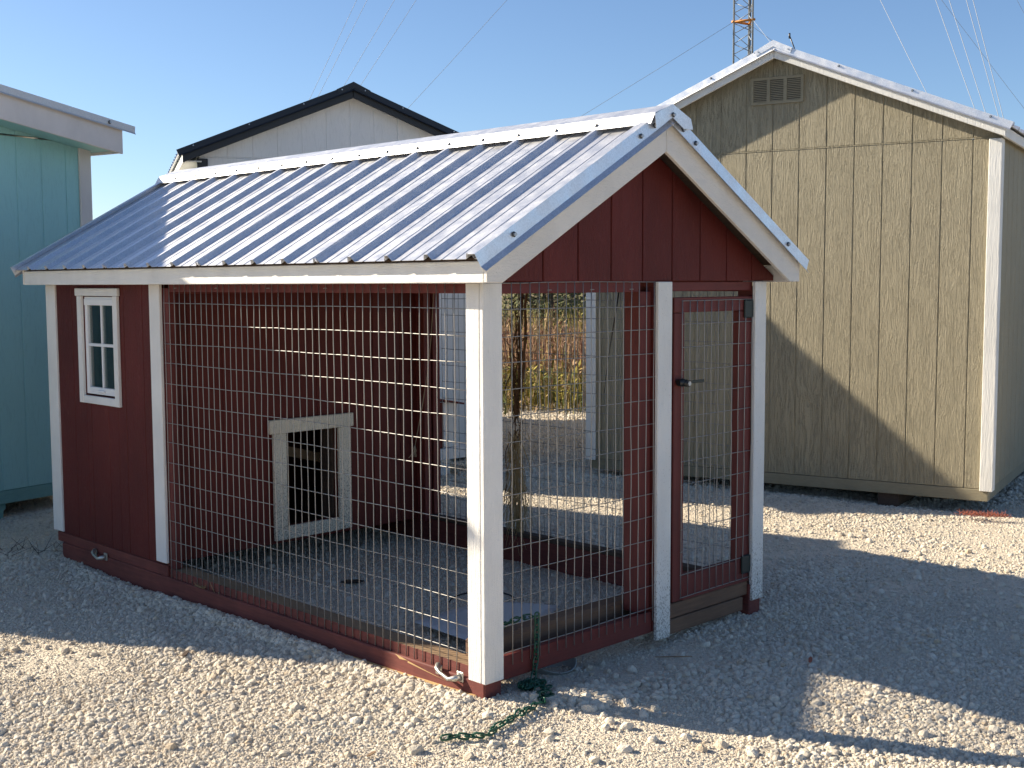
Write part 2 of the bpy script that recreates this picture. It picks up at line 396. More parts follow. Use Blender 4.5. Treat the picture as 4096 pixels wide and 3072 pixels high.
# gravel: stones spread over the ground, instanced from six stone shapes grown in the node tree itself
M_stone = mat('limestone', (0.6, 0.55, 0.47), 0.9); t = NT(M_stone)
oi = t.n.new('ShaderNodeObjectInfo')
c = t.ramp(oi.outputs['Random'], [(0.0, (0.55, 0.49, 0.40)), (0.25, (0.70, 0.62, 0.50)), (0.6, (0.80, 0.71, 0.575)), (0.85, (0.76, 0.70, 0.60)), (0.94, (0.62, 0.48, 0.32)), (1.0, (0.42, 0.38, 0.33))])
c = t.mix(t.math('MULTIPLY', t.noise(t.coord((1, 1, 1)), 2.2, 4), 0.45), c, (0.56, 0.50, 0.41)); t.color(c)
t.bump(t.noise(t.coord(), 6, 3), 0.4, 0.1)
def stone_field(r0, r1, half, count, d_lo, d_hi, seed, sig=0.42, mask=0.0):
    g = np.random.default_rng(seed)
    r = np.sqrt(g.uniform(r0 ** 2, r1 ** 2, count)); a = g.uniform(-half, half, count) + a0
    x = CP.x + r * np.cos(a); y = CP.y + r * np.sin(a)
    d = np.exp(g.normal(math.log(d_lo), sig, count)); d = np.clip(d, d_lo * 0.45, d_hi)
    rough = vnoise(x, y, 1.15, 21) * 0.62 + vnoise(x, y, 3.6, 23) * 0.38
    worn = np.clip(gauss(x, y, 0.80, -0.30, 0.42, 0.20) + gauss(x, y, 1.25, -0.10, 0.35, 0.16) + gauss(x, y, 2.4, -0.25, 0.8, 0.22) + gauss(x, y, -0.75, 1.75, 0.4, 0.22) + 0.7 * gauss(x, y, 0.95, 1.2, 0.5, 0.5), 0, 1)   # trodden, dusty places
    keep = g.uniform(0, 1, count) < np.clip((rough - 0.30) / 0.22, mask, 1.0) * (1 - (0.85 if d_lo > 0.009 else 0.45) * worn)
    d = d * (0.75 + 0.48 * np.clip((rough - 0.35) / 0.3, 0, 1))
    return x[keep], y[keep], d[keep]
parts = [stone_field(3.2, 6.2, 0.60, 270000, 0.0085, 0.028, 1, 0.46, mask=0.16), stone_field(3.2, 6.2, 0.60, 242000, 0.0056, 0.011, 2, 0.3, mask=0.62),
         stone_field(6.2, 9.5, 0.62, 380000, 0.0095, 0.030, 3, 0.46, mask=0.3), stone_field(9.5, 16, 0.66, 230000, 0.020, 0.042, 4, mask=0.5)]
g = np.random.default_rng(5)
n = 900; r = np.sqrt(g.uniform(3.3 ** 2, 8 ** 2, n)); a = g.uniform(-0.5, 0.5, n) + a0
parts.append((CP.x + r * np.cos(a), CP.y + r * np.sin(a), g.uniform(0.028, 0.048, n)))
n = 1500; yy = g.uniform(0.0, 3.3, n); parts.append((-0.075 - np.abs(g.normal(0, 0.05, n)), yy, g.uniform(0.014, 0.040, n)))      # along the skid
n = 260; parts.append((g.normal(0.30, 0.10, n), g.normal(-0.27, 0.06, n), g.uniform(0.018, 0.045, n)))
n = 400; th = g.uniform(0, 1, n); parts.append((0.4 + 1.6 * th + g.normal(0, 0.12, n), -0.35 - 0.2 * th + g.normal(0, 0.08, n), g.uniform(0.016, 0.036, n)))
px = np.concatenate([p[0] for p in parts]); py = np.concatenate([p[1] for p in parts]); pd = np.concatenate([p[2] for p in parts])
ok = ~((px > -0.03) & (px < 0.10) & (py > -0.03) & (py < 3.66)) & ~((px > 1.74) & (px < 1.84) & (py > 0) & (py < 3.66))
px, py, pd = px[ok], py[ok], pd[ok]; N = len(px)
pz = gz(px, py) + pd * 0.10
me = bpy.data.meshes.new('gravel'); me.vertices.add(N); me.vertices.foreach_set('co', np.stack([px, py, pz], -1).astype(np.float32).ravel())
at = me.attributes.new('sc', 'FLOAT_VECTOR', 'POINT'); sc = np.stack([pd * g.uniform(0.42, 0.62, N), pd * g.uniform(0.36, 0.52, N), pd * g.uniform(0.32, 0.48, N)], -1); at.data.foreach_set('vector', sc.astype(np.float32).ravel())
at = me.attributes.new('ro', 'FLOAT_VECTOR', 'POINT'); at.data.foreach_set('vector', np.stack([g.normal(0, 0.35, N), g.normal(0, 0.35, N), g.uniform(0, 6.28, N)], -1).astype(np.float32).ravel())
at = me.attributes.new('ix', 'INT', 'POINT'); at.data.foreach_set('value', g.integers(0, 7, N).astype(np.int32))
gravel = link('gravel', me, M_stone, None, kind='stuff')
ng = bpy.data.node_groups.new('gravel_nodes', 'GeometryNodeTree')
ng.interface.new_socket('Geometry', in_out='INPUT', socket_type='NodeSocketGeometry'); ng.interface.new_socket('Geometry', in_out='OUTPUT', socket_type='NodeSocketGeometry')
gi = ng.nodes.new('NodeGroupInput'); go = ng.nodes.new('NodeGroupOutput'); L_ = ng.links.new
g2i = ng.nodes.new('GeometryNodeGeometryToInstance')
for k in range(7):
    ico = ng.nodes.new('GeometryNodeMeshIcoSphere'); ico.inputs['Subdivisions'].default_value = 2; ico.inputs['Radius'].default_value = 1.0
    sp = ng.nodes.new('GeometryNodeSetPosition'); no = ng.nodes.new('ShaderNodeTexNoise'); no.noise_dimensions = '4D'; no.inputs['W'].default_value = 3.7 * k; no.inputs['Scale'].default_value = 0.85; no.inputs['Detail'].default_value = 1.5
    sub = ng.nodes.new('ShaderNodeVectorMath'); sub.operation = 'SUBTRACT'; sub.inputs[1].default_value = (0.5, 0.5, 0.5)
    scl = ng.nodes.new('ShaderNodeVectorMath'); scl.operation = 'SCALE'; scl.inputs['Scale'].default_value = 1.35
    L_(no.outputs['Color'], sub.inputs[0]); L_(sub.outputs[0], scl.inputs[0]); L_(ico.outputs[0], sp.inputs[0]); L_(scl.outputs[0], sp.inputs['Offset'])
    sm = ng.nodes.new('GeometryNodeSetMaterial'); sm.inputs['Material'].default_value = M_stone; L_(sp.outputs[0], sm.inputs[0]); L_(sm.outputs[0], g2i.inputs[0])
iop = ng.nodes.new('GeometryNodeInstanceOnPoints'); iop.inputs['Pick Instance'].default_value = True
def nat(nm, ty):
    k = ng.nodes.new('GeometryNodeInputNamedAttribute'); k.data_type = ty; k.inputs[0].default_value = nm; return k.outputs[0]
m2p = ng.nodes.new('GeometryNodeMeshToPoints'); L_(gi.outputs[0], m2p.inputs[0])
L_(m2p.outputs[0], iop.inputs['Points']); L_(g2i.outputs[0], iop.inputs['Instance']); L_(nat('ix', 'INT'), iop.inputs['Instance Index'])
L_(nat('ro', 'FLOAT_VECTOR'), iop.inputs['Rotation']); L_(nat('sc', 'FLOAT_VECTOR'), iop.inputs['Scale']); L_(iop.outputs[0], go.inputs[0])
md = gravel.modifiers.new('stones', 'NODES'); md.node_group = ng

# ================================================================== chicken coop
X_, Y_, Z_ = Vector((1, 0, 0)), Vector((0, 1, 0)), Vector((0, 0, 1))
coop = thing('chicken_coop', 'maroon chicken coop on skids with a wire mesh run, white trim and ribbed metal roof', 'chicken coop', (0.9, 1.8, -0.08))
WX, LY = 1.80, 3.66; PKX = 0.912; SL = 0.565
# skids
def skid(xa, xb, ys, ye, zt, zb, lab=None):
    bm = bmesh.new()
    pts = [(ys, zb + 0.02), (ys, zt), (ye, zt), (ye, zb + 0.075), (ye - 0.07, zb), (ys + 0.02, zb)]
    add_prism(bm, (xa, 0, 0), Y_, Z_, X_, pts, xb - xa, 0.004)
    return bm_to('skid', bm, M_skid, coop)
sk = skid(-0.031, 0.062, -0.026, 3.57, 0.010, -0.135)
skid(1.735, 1.828, -0.02, 3.60, 0.070, -0.14)
prism('split_edge', (-0.0335, 0, 0), Y_, Z_, X_, [(0.02, -0.050), (0.45, -0.070), (1.05, -0.078), (1.25, -0.075), (1.05, -0.066), (0.5, -0.058), (0.2, -0.050), (0.02, -0.045)], 0.004, M_split, coop, label='pale split lower edge of the near skid')
pydata('paint_chip', [(-0.0325, 0.42, 0.0), (-0.0325, 0.47, -0.004), (-0.0325, 0.50, 0.012), (-0.0325, 0.455, 0.006), (-0.0325, 0.30, -0.016), (-0.0325, 0.18, -0.030), (-0.0325, 0.42, -0.008)], [(0, 1, 2, 3), (0, 4, 5, 6)], M_split, coop)
# sill plate on the near skid: painted outside, bare on top
bm = bmesh.new(); fs = add_box(bm, (-0.012, 0.06, 0.0102), (0.077, 2.35, 0.052), 0)
bm.normal_update()
for f in fs:
    if f.normal.z > 0.5 or f.normal.x > 0.5: f.material_index = 1
bm_to('sill_plate', bm, [M_skid, M_bare], coop, recalc=False)
box('sill_plate', (1.738, 0.06, 0.0704), (1.80, 2.36, 0.094), M_dkwood, coop, 0.003)
box('sill_plate', (-0.024, 2.352, 0.0102), (0.06, 3.64, 0.066), M_skid, coop, 0.003)
# front bottom board in two lengths, cross timber behind it, threshold boards
box('base_board', (0.066, -0.008, -0.012), (0.245, 0.030, 0.082), M_maroon_tx, coop, 0.003)
box('base_board', (0.247, -0.006, -0.014), (1.003, 0.031, 0.080), M_maroon_tx, coop, 0.003)
box('cross_timber', (0.064, 0.10, 0.010), (1.73, 0.190, 0.122), M_barex, coop, 0.012)
box('threshold_board', (1.112, -0.006, 0.018), (1.742, 0.032, 0.084), M_barex, coop, 0.004)
box('threshold_board', (1.112, -0.009, -0.052), (1.70, 0.030, 0.014), M_barex, coop, 0.004)
box('rear_cross_timber', (0.064, 3.52, -0.03), (1.73, 3.60, 0.06), M_dkwood, coop, 0.004)
# corner and mid trim boards
box('trim_board', (-0.032, -0.012, 0.004), (-0.013, 0.062, 1.519), M_white, coop, 0.003, 'white board on the sunny side of the near corner post')
box('trim_board', (-0.0315, -0.033, 0.004), (0.069, -0.013, 1.519), M_white, coop, 0.003, 'white board on the shaded front of the near corner post')
box('trim_board', (1.008, -0.031, -0.050), (1.106, -0.012, 1.521), M_white_s, coop, 0.003, 'white board between mesh panel and door, mud splashed at its foot')
box('trim_board', (1.742, -0.031, -0.010), (1.834, -0.012, 1.521), M_white_s, coop, 0.003, 'white board on the far corner post, mud splashed at its foot')
box('trim_board', (-0.032, 2.350, 0.080), (-0.013, 2.455, 1.519), M_white, coop, 0.003)
box('trim_board', (-0.032, 3.555, 0.074), (-0.013, 3.668, 1.519), M_white, coop, 0.003)
for (a, b) in (((1.835, 3.555, 0.07), (1.853, 3.668, 1.519)), ((-0.03, 3.662, 0.07), (0.06, 3.68, 1.519)), ((1.745, 3.662, 0.07), (1.853, 3.68, 1.519)), ((1.835, 2.35, 0.07), (1.853, 2.45, 1.519))):
    box('trim_board', a, b, M_white, coop, 0.003)
# posts and studs
for (a, b) in (((-0.010, -0.010, 0.0105), (0.060, 0.058, 1.50)), ((0.925, 0.004, 0.084), (1.002, 0.090, 1.48)), ((1.762, -0.008, 0.09), (1.832, 0.085, 1.50)), ((-0.010, 2.300, 0.054), (0.036, 2.378, 1.50)),
               ((1.69, 2.30, 0.06), (1.745, 2.378, 1.50)), ((1.762, 2.30, 0.096), (1.818, 2.378, 1.50)), ((1.006, -0.010, -0.012), (1.108, 0.080, 1.50)), ((1.11, -0.004, 0.086), (1.142, 0.06, 1.476)), ((1.762, 0.75, 0.096), (1.812, 0.79, 1.47))):
    box('stud', a, b, M_maroon_tz, coop, 0.003)
# headers
for (a, b) in (((0.070, 0.000, 1.478), (0.924, 0.036, 1.522)), ((1.112, -0.004, 1.480), (1.755, 0.034, 1.520)), ((-0.008, 0.062, 1.480), (0.030, 2.298, 1.530)), ((1.775, 0.09, 1.474), (1.815, 2.298, 1.530)), ((0.037, 2.30, 1.47), (1.69, 2.34, 1.52))):
    box('header', a, b, M_maroon_tx, coop, 0.002)

def wire_run(name, o, u, nu, du, v, nv, dv, nrm, ext0=0.0, ext1=0.0, hv0=0.0, hv1=0.0, parent=coop, r=0.0020, seed=1, skip=None):
    """welded mesh: nu wires along v spaced du on u, nv wires along u spaced dv on v"""
    g = random.Random(seed); o, u, v, nrm = map(Vector, (o, u, v, nrm)); bm = bmesh.new()
    H = dv * (nv - 1); W = du * (nu - 1)
    bow = [[g.gauss(0, 0.0009) for _ in range(16)] for _ in range(nu)]
    for i in range(nu):
        pts = []; k = 13; ph = g.uniform(0, 6)
        for j in range(k):
            tt = -ext0 + (H + ext0 + ext1) * j / (k - 1)
            pts.append(o + u * (du * i + bow[i][j] + 0.0012 * math.sin(ph + j * 0.9)) + v * tt + nrm * g.gauss(0, 0.0006))
        add_tube(bm, pts, r, 5)
    for j in range(nv):
        pts = []; k = max(4, int(W / 0.12)); ph = g.uniform(0, 6)
        for i in range(k + 1):
            tt = -hv0 + (W + hv0 + hv1) * i / k
            pts.append(o + u * tt + v * (dv * j + g.gauss(0, 0.0007) + 0.0016 * math.sin(ph + i * 0.5)) - nrm * (2 * r * 0.9 + g.gauss(0, 0.0004)))
        add_tube(bm, pts, r, 5)
    return bm_to(name, bm, M_wire, parent)
IN = 0.0254
wire_run('wire_mesh', (-0.0165, 0.1360 + 0.005, 0.0), Y_, 44, 2 * IN, Z_, 16, 4 * IN, -X_, ext1=0.0, hv0=0.075, hv1=0.015, seed=2)
wire_run('wire_mesh', (0.1348, -0.0145, 0.0974), X_, 18, 2 * IN, Z_, 15, 4 * IN, -Y_, ext0=0.055, ext1=0.0, hv0=0.065, hv1=0.012, seed=3)
wire_run('wire_mesh', (1.822, 0.10, 0.105), Y_, 44, 2 * IN, Z_, 14, 4 * IN, X_, ext0=0.03, ext1=0.05, seed=4, r=0.0018)
bm = bmesh.new()   # staples that hold the mesh
for x in (0.338, 0.59, 0.84): add_tube(bm, [(x - 0.012, -0.020, 1.49), (x, -0.022, 1.491), (x + 0.012, -0.020, 1.49)], 0.002, 5)
for y in (0.55, 0.95, 1.38, 1.82, 2.2): add_tube(bm, [(-0.022, y - 0.012, 1.499), (-0.024, y, 1.500), (-0.022, y + 0.012, 1.498)], 0.002, 5)
for y in (0.45, 1.15, 1.75): add_tube(bm, [(-0.022, y - 0.010, 0.008), (-0.026, y, 0.004), (-0.022, y + 0.010, 0.008)], 0.002, 5)
bm_to('staples', bm, M_wire, coop, kind='stuff')

# siding: gable, house walls, inner wall with the hatch hole
zr = lambda x: 2.115 - SL * abs(x - PKX)
GR = [0.0 + 0.2032 * k + 0.115 for k in range(-2, 12)]
gx = [on for on in (0.105, 0.308, 0.511, 0.714, 0.918, 1.121, 1.324, 1.527, 1.73)]
board_wall(coop, (0, -0.016, 0), X_, -Y_, -0.090, 1.914, 1.524, zr, M_maroon, gx, breaks=(PKX,), th=0.012, back=0.012)
board_wall(coop, (0, 3.662, 0), X_, Y_, -0.01, 1.83, 0.068, zr, M_maroon, gx, breaks=(PKX,), th=0.010, back=0.012)
HL = (2.845, 3.215, 0.905, 1.455)
board_wall(coop, (-0.020, 0, 0), Y_, -X_, 2.40, 3.655, 0.068, lambda s: 1.545, M_maroon, [2.55, 2.753, 2.956, 3.16, 3.363, 3.566], holes=[HL], gap=0.0035, th=0.008, back=0.012)
board_wall(coop, (1.834, 0, 0), Y_, X_, 2.355, 3.655, 0.075, lambda s: 1.545, M_maroon, [2.55, 2.753, 2.956, 3.16, 3.363, 3.566], th=0.008, back=0.012)
HH = (0.722, 1.078, 0.168, 0.688)
board_wall(coop, (0, 2.380, 0), X_, -Y_, -0.008, 1.815, 0.072, lambda x: 2.09 - SL * abs(x - PKX), M_maroon_in, [0.14 + 0.2032 * k for k in range(9)], holes=[HH], breaks=(PKX,), th=0.010, back=0.012)
# near gable inside face
prism('gable_backing', (0, 0.012, 0), X_, Z_, Y_, [(-0.05, 1.532), (1.87, 1.532), (PKX, 2.085)], 0.01, M_in, coop)
# hatch trim, reveal, perch inside
box('hatch_trim', (0.612, 2.344, 0.693), (1.184, 2.368, 0.770), M_white_m, coop, 0.003)
box('hatch_trim', (0.636, 2.346, 0.094), (0.720, 2.368, 0.692), M_white_m, coop, 0.003)
box('hatch_trim', (1.080, 2.346, 0.096), (1.165, 2.368, 0.692), M_white_m, coop, 0.003)
box('hatch_trim', (0.7205, 2.347, 0.094), (1.0795, 2.368, 0.168), M_white_m, coop, 0.003)
box('hatch_jamb', (1.066, 2.401, 0.10), (1.14, 2.52, 0.76), M_dkwood, coop, 0.003)
box('coop_floor', (-0.005, 2.405, 0.085), (1.82, 3.65, 0.105), M_dkwood, coop)
prism('perch', (0, 2.70, 0), X_, Z_, Y_, [(0.60, 0.66), (1.5, 0.42), (1.5, 0.36), (0.60, 0.60)], 0.04, M_bare, coop, 0.003)
# roof structure
sl = Vector((1, 0, SL)).normalized(); sr = Vector((-1, 0, SL)).normalized()
E0 = -0.158; EZ = 1.604; RW = (PKX - E0) / sl.x
def rafter(y, Mt=M_maroon_tx):
    prism('rafter', (0, y, 0), X_, Z_, Y_, [(-0.09, 1.548), (PKX, 2.118), (1.914, 1.548), (1.914, 1.585), (PKX, 2.165), (-0.09, 1.585)], 0.038, Mt, coop)
for y in (0.6, 1.2, 1.8, 2.6, 3.2): rafter(y)
prism('roof_deck', (0, -0.118, 0), X_, Z_, Y_, [(-0.100, 1.598), (PKX, 2.176), (1.924, 1.598), (1.924, 1.608), (PKX, 2.186), (-0.100, 1.608)], 3.88, M_dkwood, coop)
# fascia
bm = bmesh.new(); add_box(bm, (-0.114, -0.122, 1.518), (-0.095, 3.765, 1.597), 0, 0.003); bm_to('fascia_board', bm, M_white_h, coop)
bm = bmesh.new(); add_box(bm, (1.919, -0.122, 1.518), (1.938, 3.765, 1.597), 0, 0.003); bm_to('fascia_board', bm, M_white_h, coop)
box('soffit_board', (-0.094, 0.0, 1.532), (-0.022, 3.74, 1.542), M_maroon_in, coop)
box('soffit_board', (1.84, 0.0, 1.532), (1.918, 3.74, 1.542), M_maroon_in, coop)
# rake boards, mitred at the peak
def rake(y, sgn, M=M_white_r):
    f = lambda x: PKX + sgn * (x - PKX)
    pts = [(f(-0.115), 1.519), (f(-0.115), 1.606), (f(PKX - 0.0012), 2.186), (f(PKX - 0.0012), 2.054), (f(-0.036), 1.519)]
    return prism('rake_board', (0, y, 0), X_, Z_, Y_, pts, 0.020, M, coop, 0.003)
for sg in (1, -1): rake(-0.144, sg); rake(3.768, sg)
# roofing sheets
RIBS0 = 3.583 - 0.2305 * 16
ribs = [RIBS0 + 0.2308 * k + 0.002 for k in range(17)]
y0 = -0.150; y1 = 3.790
sheet_edges = [y0, 0.815, 1.740, 2.663, y1]
for a, b in zip(sheet_edges, sheet_edges[1:]):
    loc = [r - a for r in ribs if a - 0.03 < r < b + 0.03]
    ribbed_sheet(coop, 'roof_sheet', (E0, a, EZ), Y_, b - a + (0.0 if b == y1 else -0.0006), sl, RW - 0.008, loc, M_metal)
    ribbed_sheet(coop, 'roof_sheet', (2 * PKX - E0, a, EZ), Y_, b - a + (0.0 if b == y1 else -0.0006), sr, RW - 0.008, loc, M_metal)
# ridge cap
nl = Vector((-SL, 0, 1)).normalized(); nr_ = Vector((SL, 0, 1)).normalized()
ridge = Vector((PKX, 0, EZ + (PKX - E0) * SL))
cap = [(-0.140, -0.058), (-0.112, -0.012), (0.0, 0.032), (0.112, -0.012), (0.140, -0.058)]
rc = profile_run('ridge_cap', coop, cap, (PKX, -0.172, ridge.z + 0.004), X_, Z_, Y_, 4.0, M_metal)
# crimped near end of the ridge cap
prism('ridge_cap_end', (0, -0.1755, ridge.z + 0.004), X_, Z_, Y_, [(PKX - 0.118, -0.018), (PKX - 0.002, 0.032), (PKX + 0.122, -0.018), (PKX + 0.136, -0.060), (PKX + 0.075, -0.062), (PKX, -0.022), (PKX - 0.085, -0.066), (PKX - 0.108, -0.075)], 0.0025, M_metal, coop)
# rake trim: face plus a kicked-out hem
for sg, sv in ((1, sl), (-1, sr)):
    for yy, oy in ((-0.152, -1), (3.792, 1)):
        P0 = Vector((PKX + sg * (E0 - 0.012 - PKX), yy, EZ - 0.006)); up = Vector((0, 0, 1)) - sv * sv.z; up.normalize()
        profile_run('rake_trim', coop, [(-0.042, 0.0245), (-0.040, 0.026), (0.0, 0.026), (0.004, -0.026), (0.022, -0.043)], P0, Vector((0, oy, 0)), up, sv, RW + 0.004, M_metal)
# screws
bm = bmesh.new()
for r in ribs:
    if r < y0 + 0.05 or r > y1 - 0.05: continue
    for q_, nn, sx in ((sl, nl, 1), (sr, nr_, -1)):
        for w in (0.135, 0.62):
            if w > 0.5 and ribs.index(r) % 3: continue
            base = Vector((PKX + sx * (E0 - PKX), r + 0.045, EZ)) + q_ * w
            add_screw(bm, base, nn)
        base = Vector((PKX - sx * 0.1285, r, ridge.z - 0.034)); add_screw(bm, base, (-sx * 0.92, 0, 0.39))
for sx in (1, -1):
    for w in (0.19, 1.02, 1.12):
        base = Vector((PKX + sx * (E0 - PKX), -0.156, EZ)) + (sl if sx == 1 else sr) * w + Vector((0, 0, -0.004)); add_screw(bm, base, (0, -1, 0), 1.25)
add_screw(bm, (PKX, -0.176, ridge.z - 0.008), (0, -1, 0), 1.25)
bm_to('roof_screws', bm, [M_screw, M_rubber], coop, kind='stuff')

# door
dbm = bmesh.new(); door = bm_to('door', (add_box(dbm, (1.646, -0.010, 0.1300), (1.757, 0.030, 1.384), 0, 0.003), dbm)[1], M_maroon_tz, coop, 'maroon timber door filled with wire mesh')
box('door_stile', (1.146, -0.010, 0.090), (1.222, 0.030, 1.384), M_maroon_tz, door, 0.003)
box('door_rail', (1.146, -0.011, 1.3855), (1.757, 0.030, 1.452), M_maroon_tx, door, 0.003)
box('door_rail', (1.2235, -0.009, 0.086), (1.7445, 0.031, 0.200), M_maroon_tx, door, 0.003)
wire_run('wire_mesh', (1.196, -0.017, 0.106), X_, 11, 0.0540, Z_, 14, 0.1023, -Y_, parent=door, seed=9)
box('hinge', (1.672, -0.020, 1.350), (1.752, -0.0125, 1.436), M_hinge, door, 0.006); box('hinge', (1.672, -0.020, 0.130), (1.752, -0.0125, 0.218), M_hinge, door, 0.006)
tube('hinge_pin', [(1.760, -0.022, 1.31), (1.760, -0.022, 1.455)], 0.008, M_hinge, door); tube('hinge_pin', [(1.760, -0.022, 0.10), (1.760, -0.022, 0.235)], 0.008, M_hinge, door)
bm = bmesh.new(); add_tube(bm, [(1.150, -0.030, 1.079), (1.176, -0.032, 1.078), (1.20, -0.034, 1.076)], [0.014, 0.019, 0.015], 12); add_tube(bm, [(1.186, -0.012, 1.077), (1.186, -0.062, 1.075)], [0.015, 0.017], 12); bm_to('latch', bm, M_dark, door)
tube('latch_key', [(1.186, -0.0625, 1.075), (1.186, -0.068, 1.075)], 0.010, M_screw, door, 10)
box('latch_bar', (1.205, -0.030, 1.070), (1.345, -0.024, 1.083), M_hinge, door, 0.001)

# window
wbm = bmesh.new(); window = bm_to('window', (add_box(wbm, (-0.040, 2.785, 1.4565), (-0.0205, 3.282, 1.499), 0, 0.003), wbm)[1], M_white_h, coop, 'small white framed window with four panes')
box('window_trim', (-0.038, 3.2155, 0.860), (-0.0205, 3.264, 1.455), M_white, window, 0.002); box('window_trim', (-0.038, 2.796, 0.860), (-0.0205, 2.8445, 1.455), M_white, window, 0.002)
box('window_trim', (-0.036, 2.8455, 0.860), (-0.0205, 3.2145, 0.902), M_white_h, window, 0.002)
for (a, b) in (((-0.018, 3.178, 0.912), (0.012, 3.209, 1.452)), ((-0.018, 2.850, 0.912), (0.012, 2.881, 1.452)), ((-0.018, 2.882, 1.420), (0.012, 3.177, 1.452)), ((-0.018, 2.882, 0.912), (0.012, 3.177, 0.951))):
    box('sash', a, b, M_vinyl, window, 0.002)
box('shade_roll', (-0.024, 2.86, 1.405), (-0.0185, 3.205, 1.440), M_vinyl, window, 0.002)
box('muntin', (-0.012, 3.019, 0.952), (0.004, 3.035, 1.419), M_vinyl, window, 0.001); box('muntin', (-0.0135, 2.882, 1.178), (0.003, 3.177, 1.194), M_vinyl, window, 0.001)
for ya, yb in ((2.882, 3.018), (3.036, 3.177)):
    for za, zb in ((0.952, 1.177), (1.195, 1.419)): box('pane', (-0.004, ya, za), (-0.001, yb, zb), M_glass, window)
box('window_handle', (-0.030, 2.99, 0.925), (-0.0185, 3.06, 0.937), M_vinyl, window, 0.003)
box('window_jamb', (-0.019, 3.2100, 0.906), (0.03, 3.2145, 1.452), M_maroon_tr, window)

# skid handles
def handle(y, z, ln, tilt, lab):
    bm = bmesh.new(); c = Vector((-0.034, y, z))
    add_tube(bm, [c + Vector((-0.002, -ln, 0)), c + Vector((-0.022, -ln * 0.8, -0.004)), c + Vector((-0.030, -ln * 0.4, -0.010)), c + Vector((-0.030, ln * 0.4, -0.008 + tilt)), c + Vector((-0.022, ln * 0.8, tilt)), c + Vector((-0.002, ln, tilt + 0.006))], [0.014, 0.012, 0.008, 0.007, 0.010, 0.014], 8)
    for s in (-1, 1): add_box(bm, tuple(c + Vector((-0.004, s * ln - 0.018, -0.018))), tuple(c + Vector((0.0035, s * ln + 0.018, 0.022))), 0, 0.002)
    return bm_to('handle', bm, M_handle, sk, lab)
handle(0.165, 0.006, 0.062, 0.014, 'zinc pull handle near the corner post')
handle(3.08, 0.010, 0.062, 0.012, 'zinc pull handle below the window')

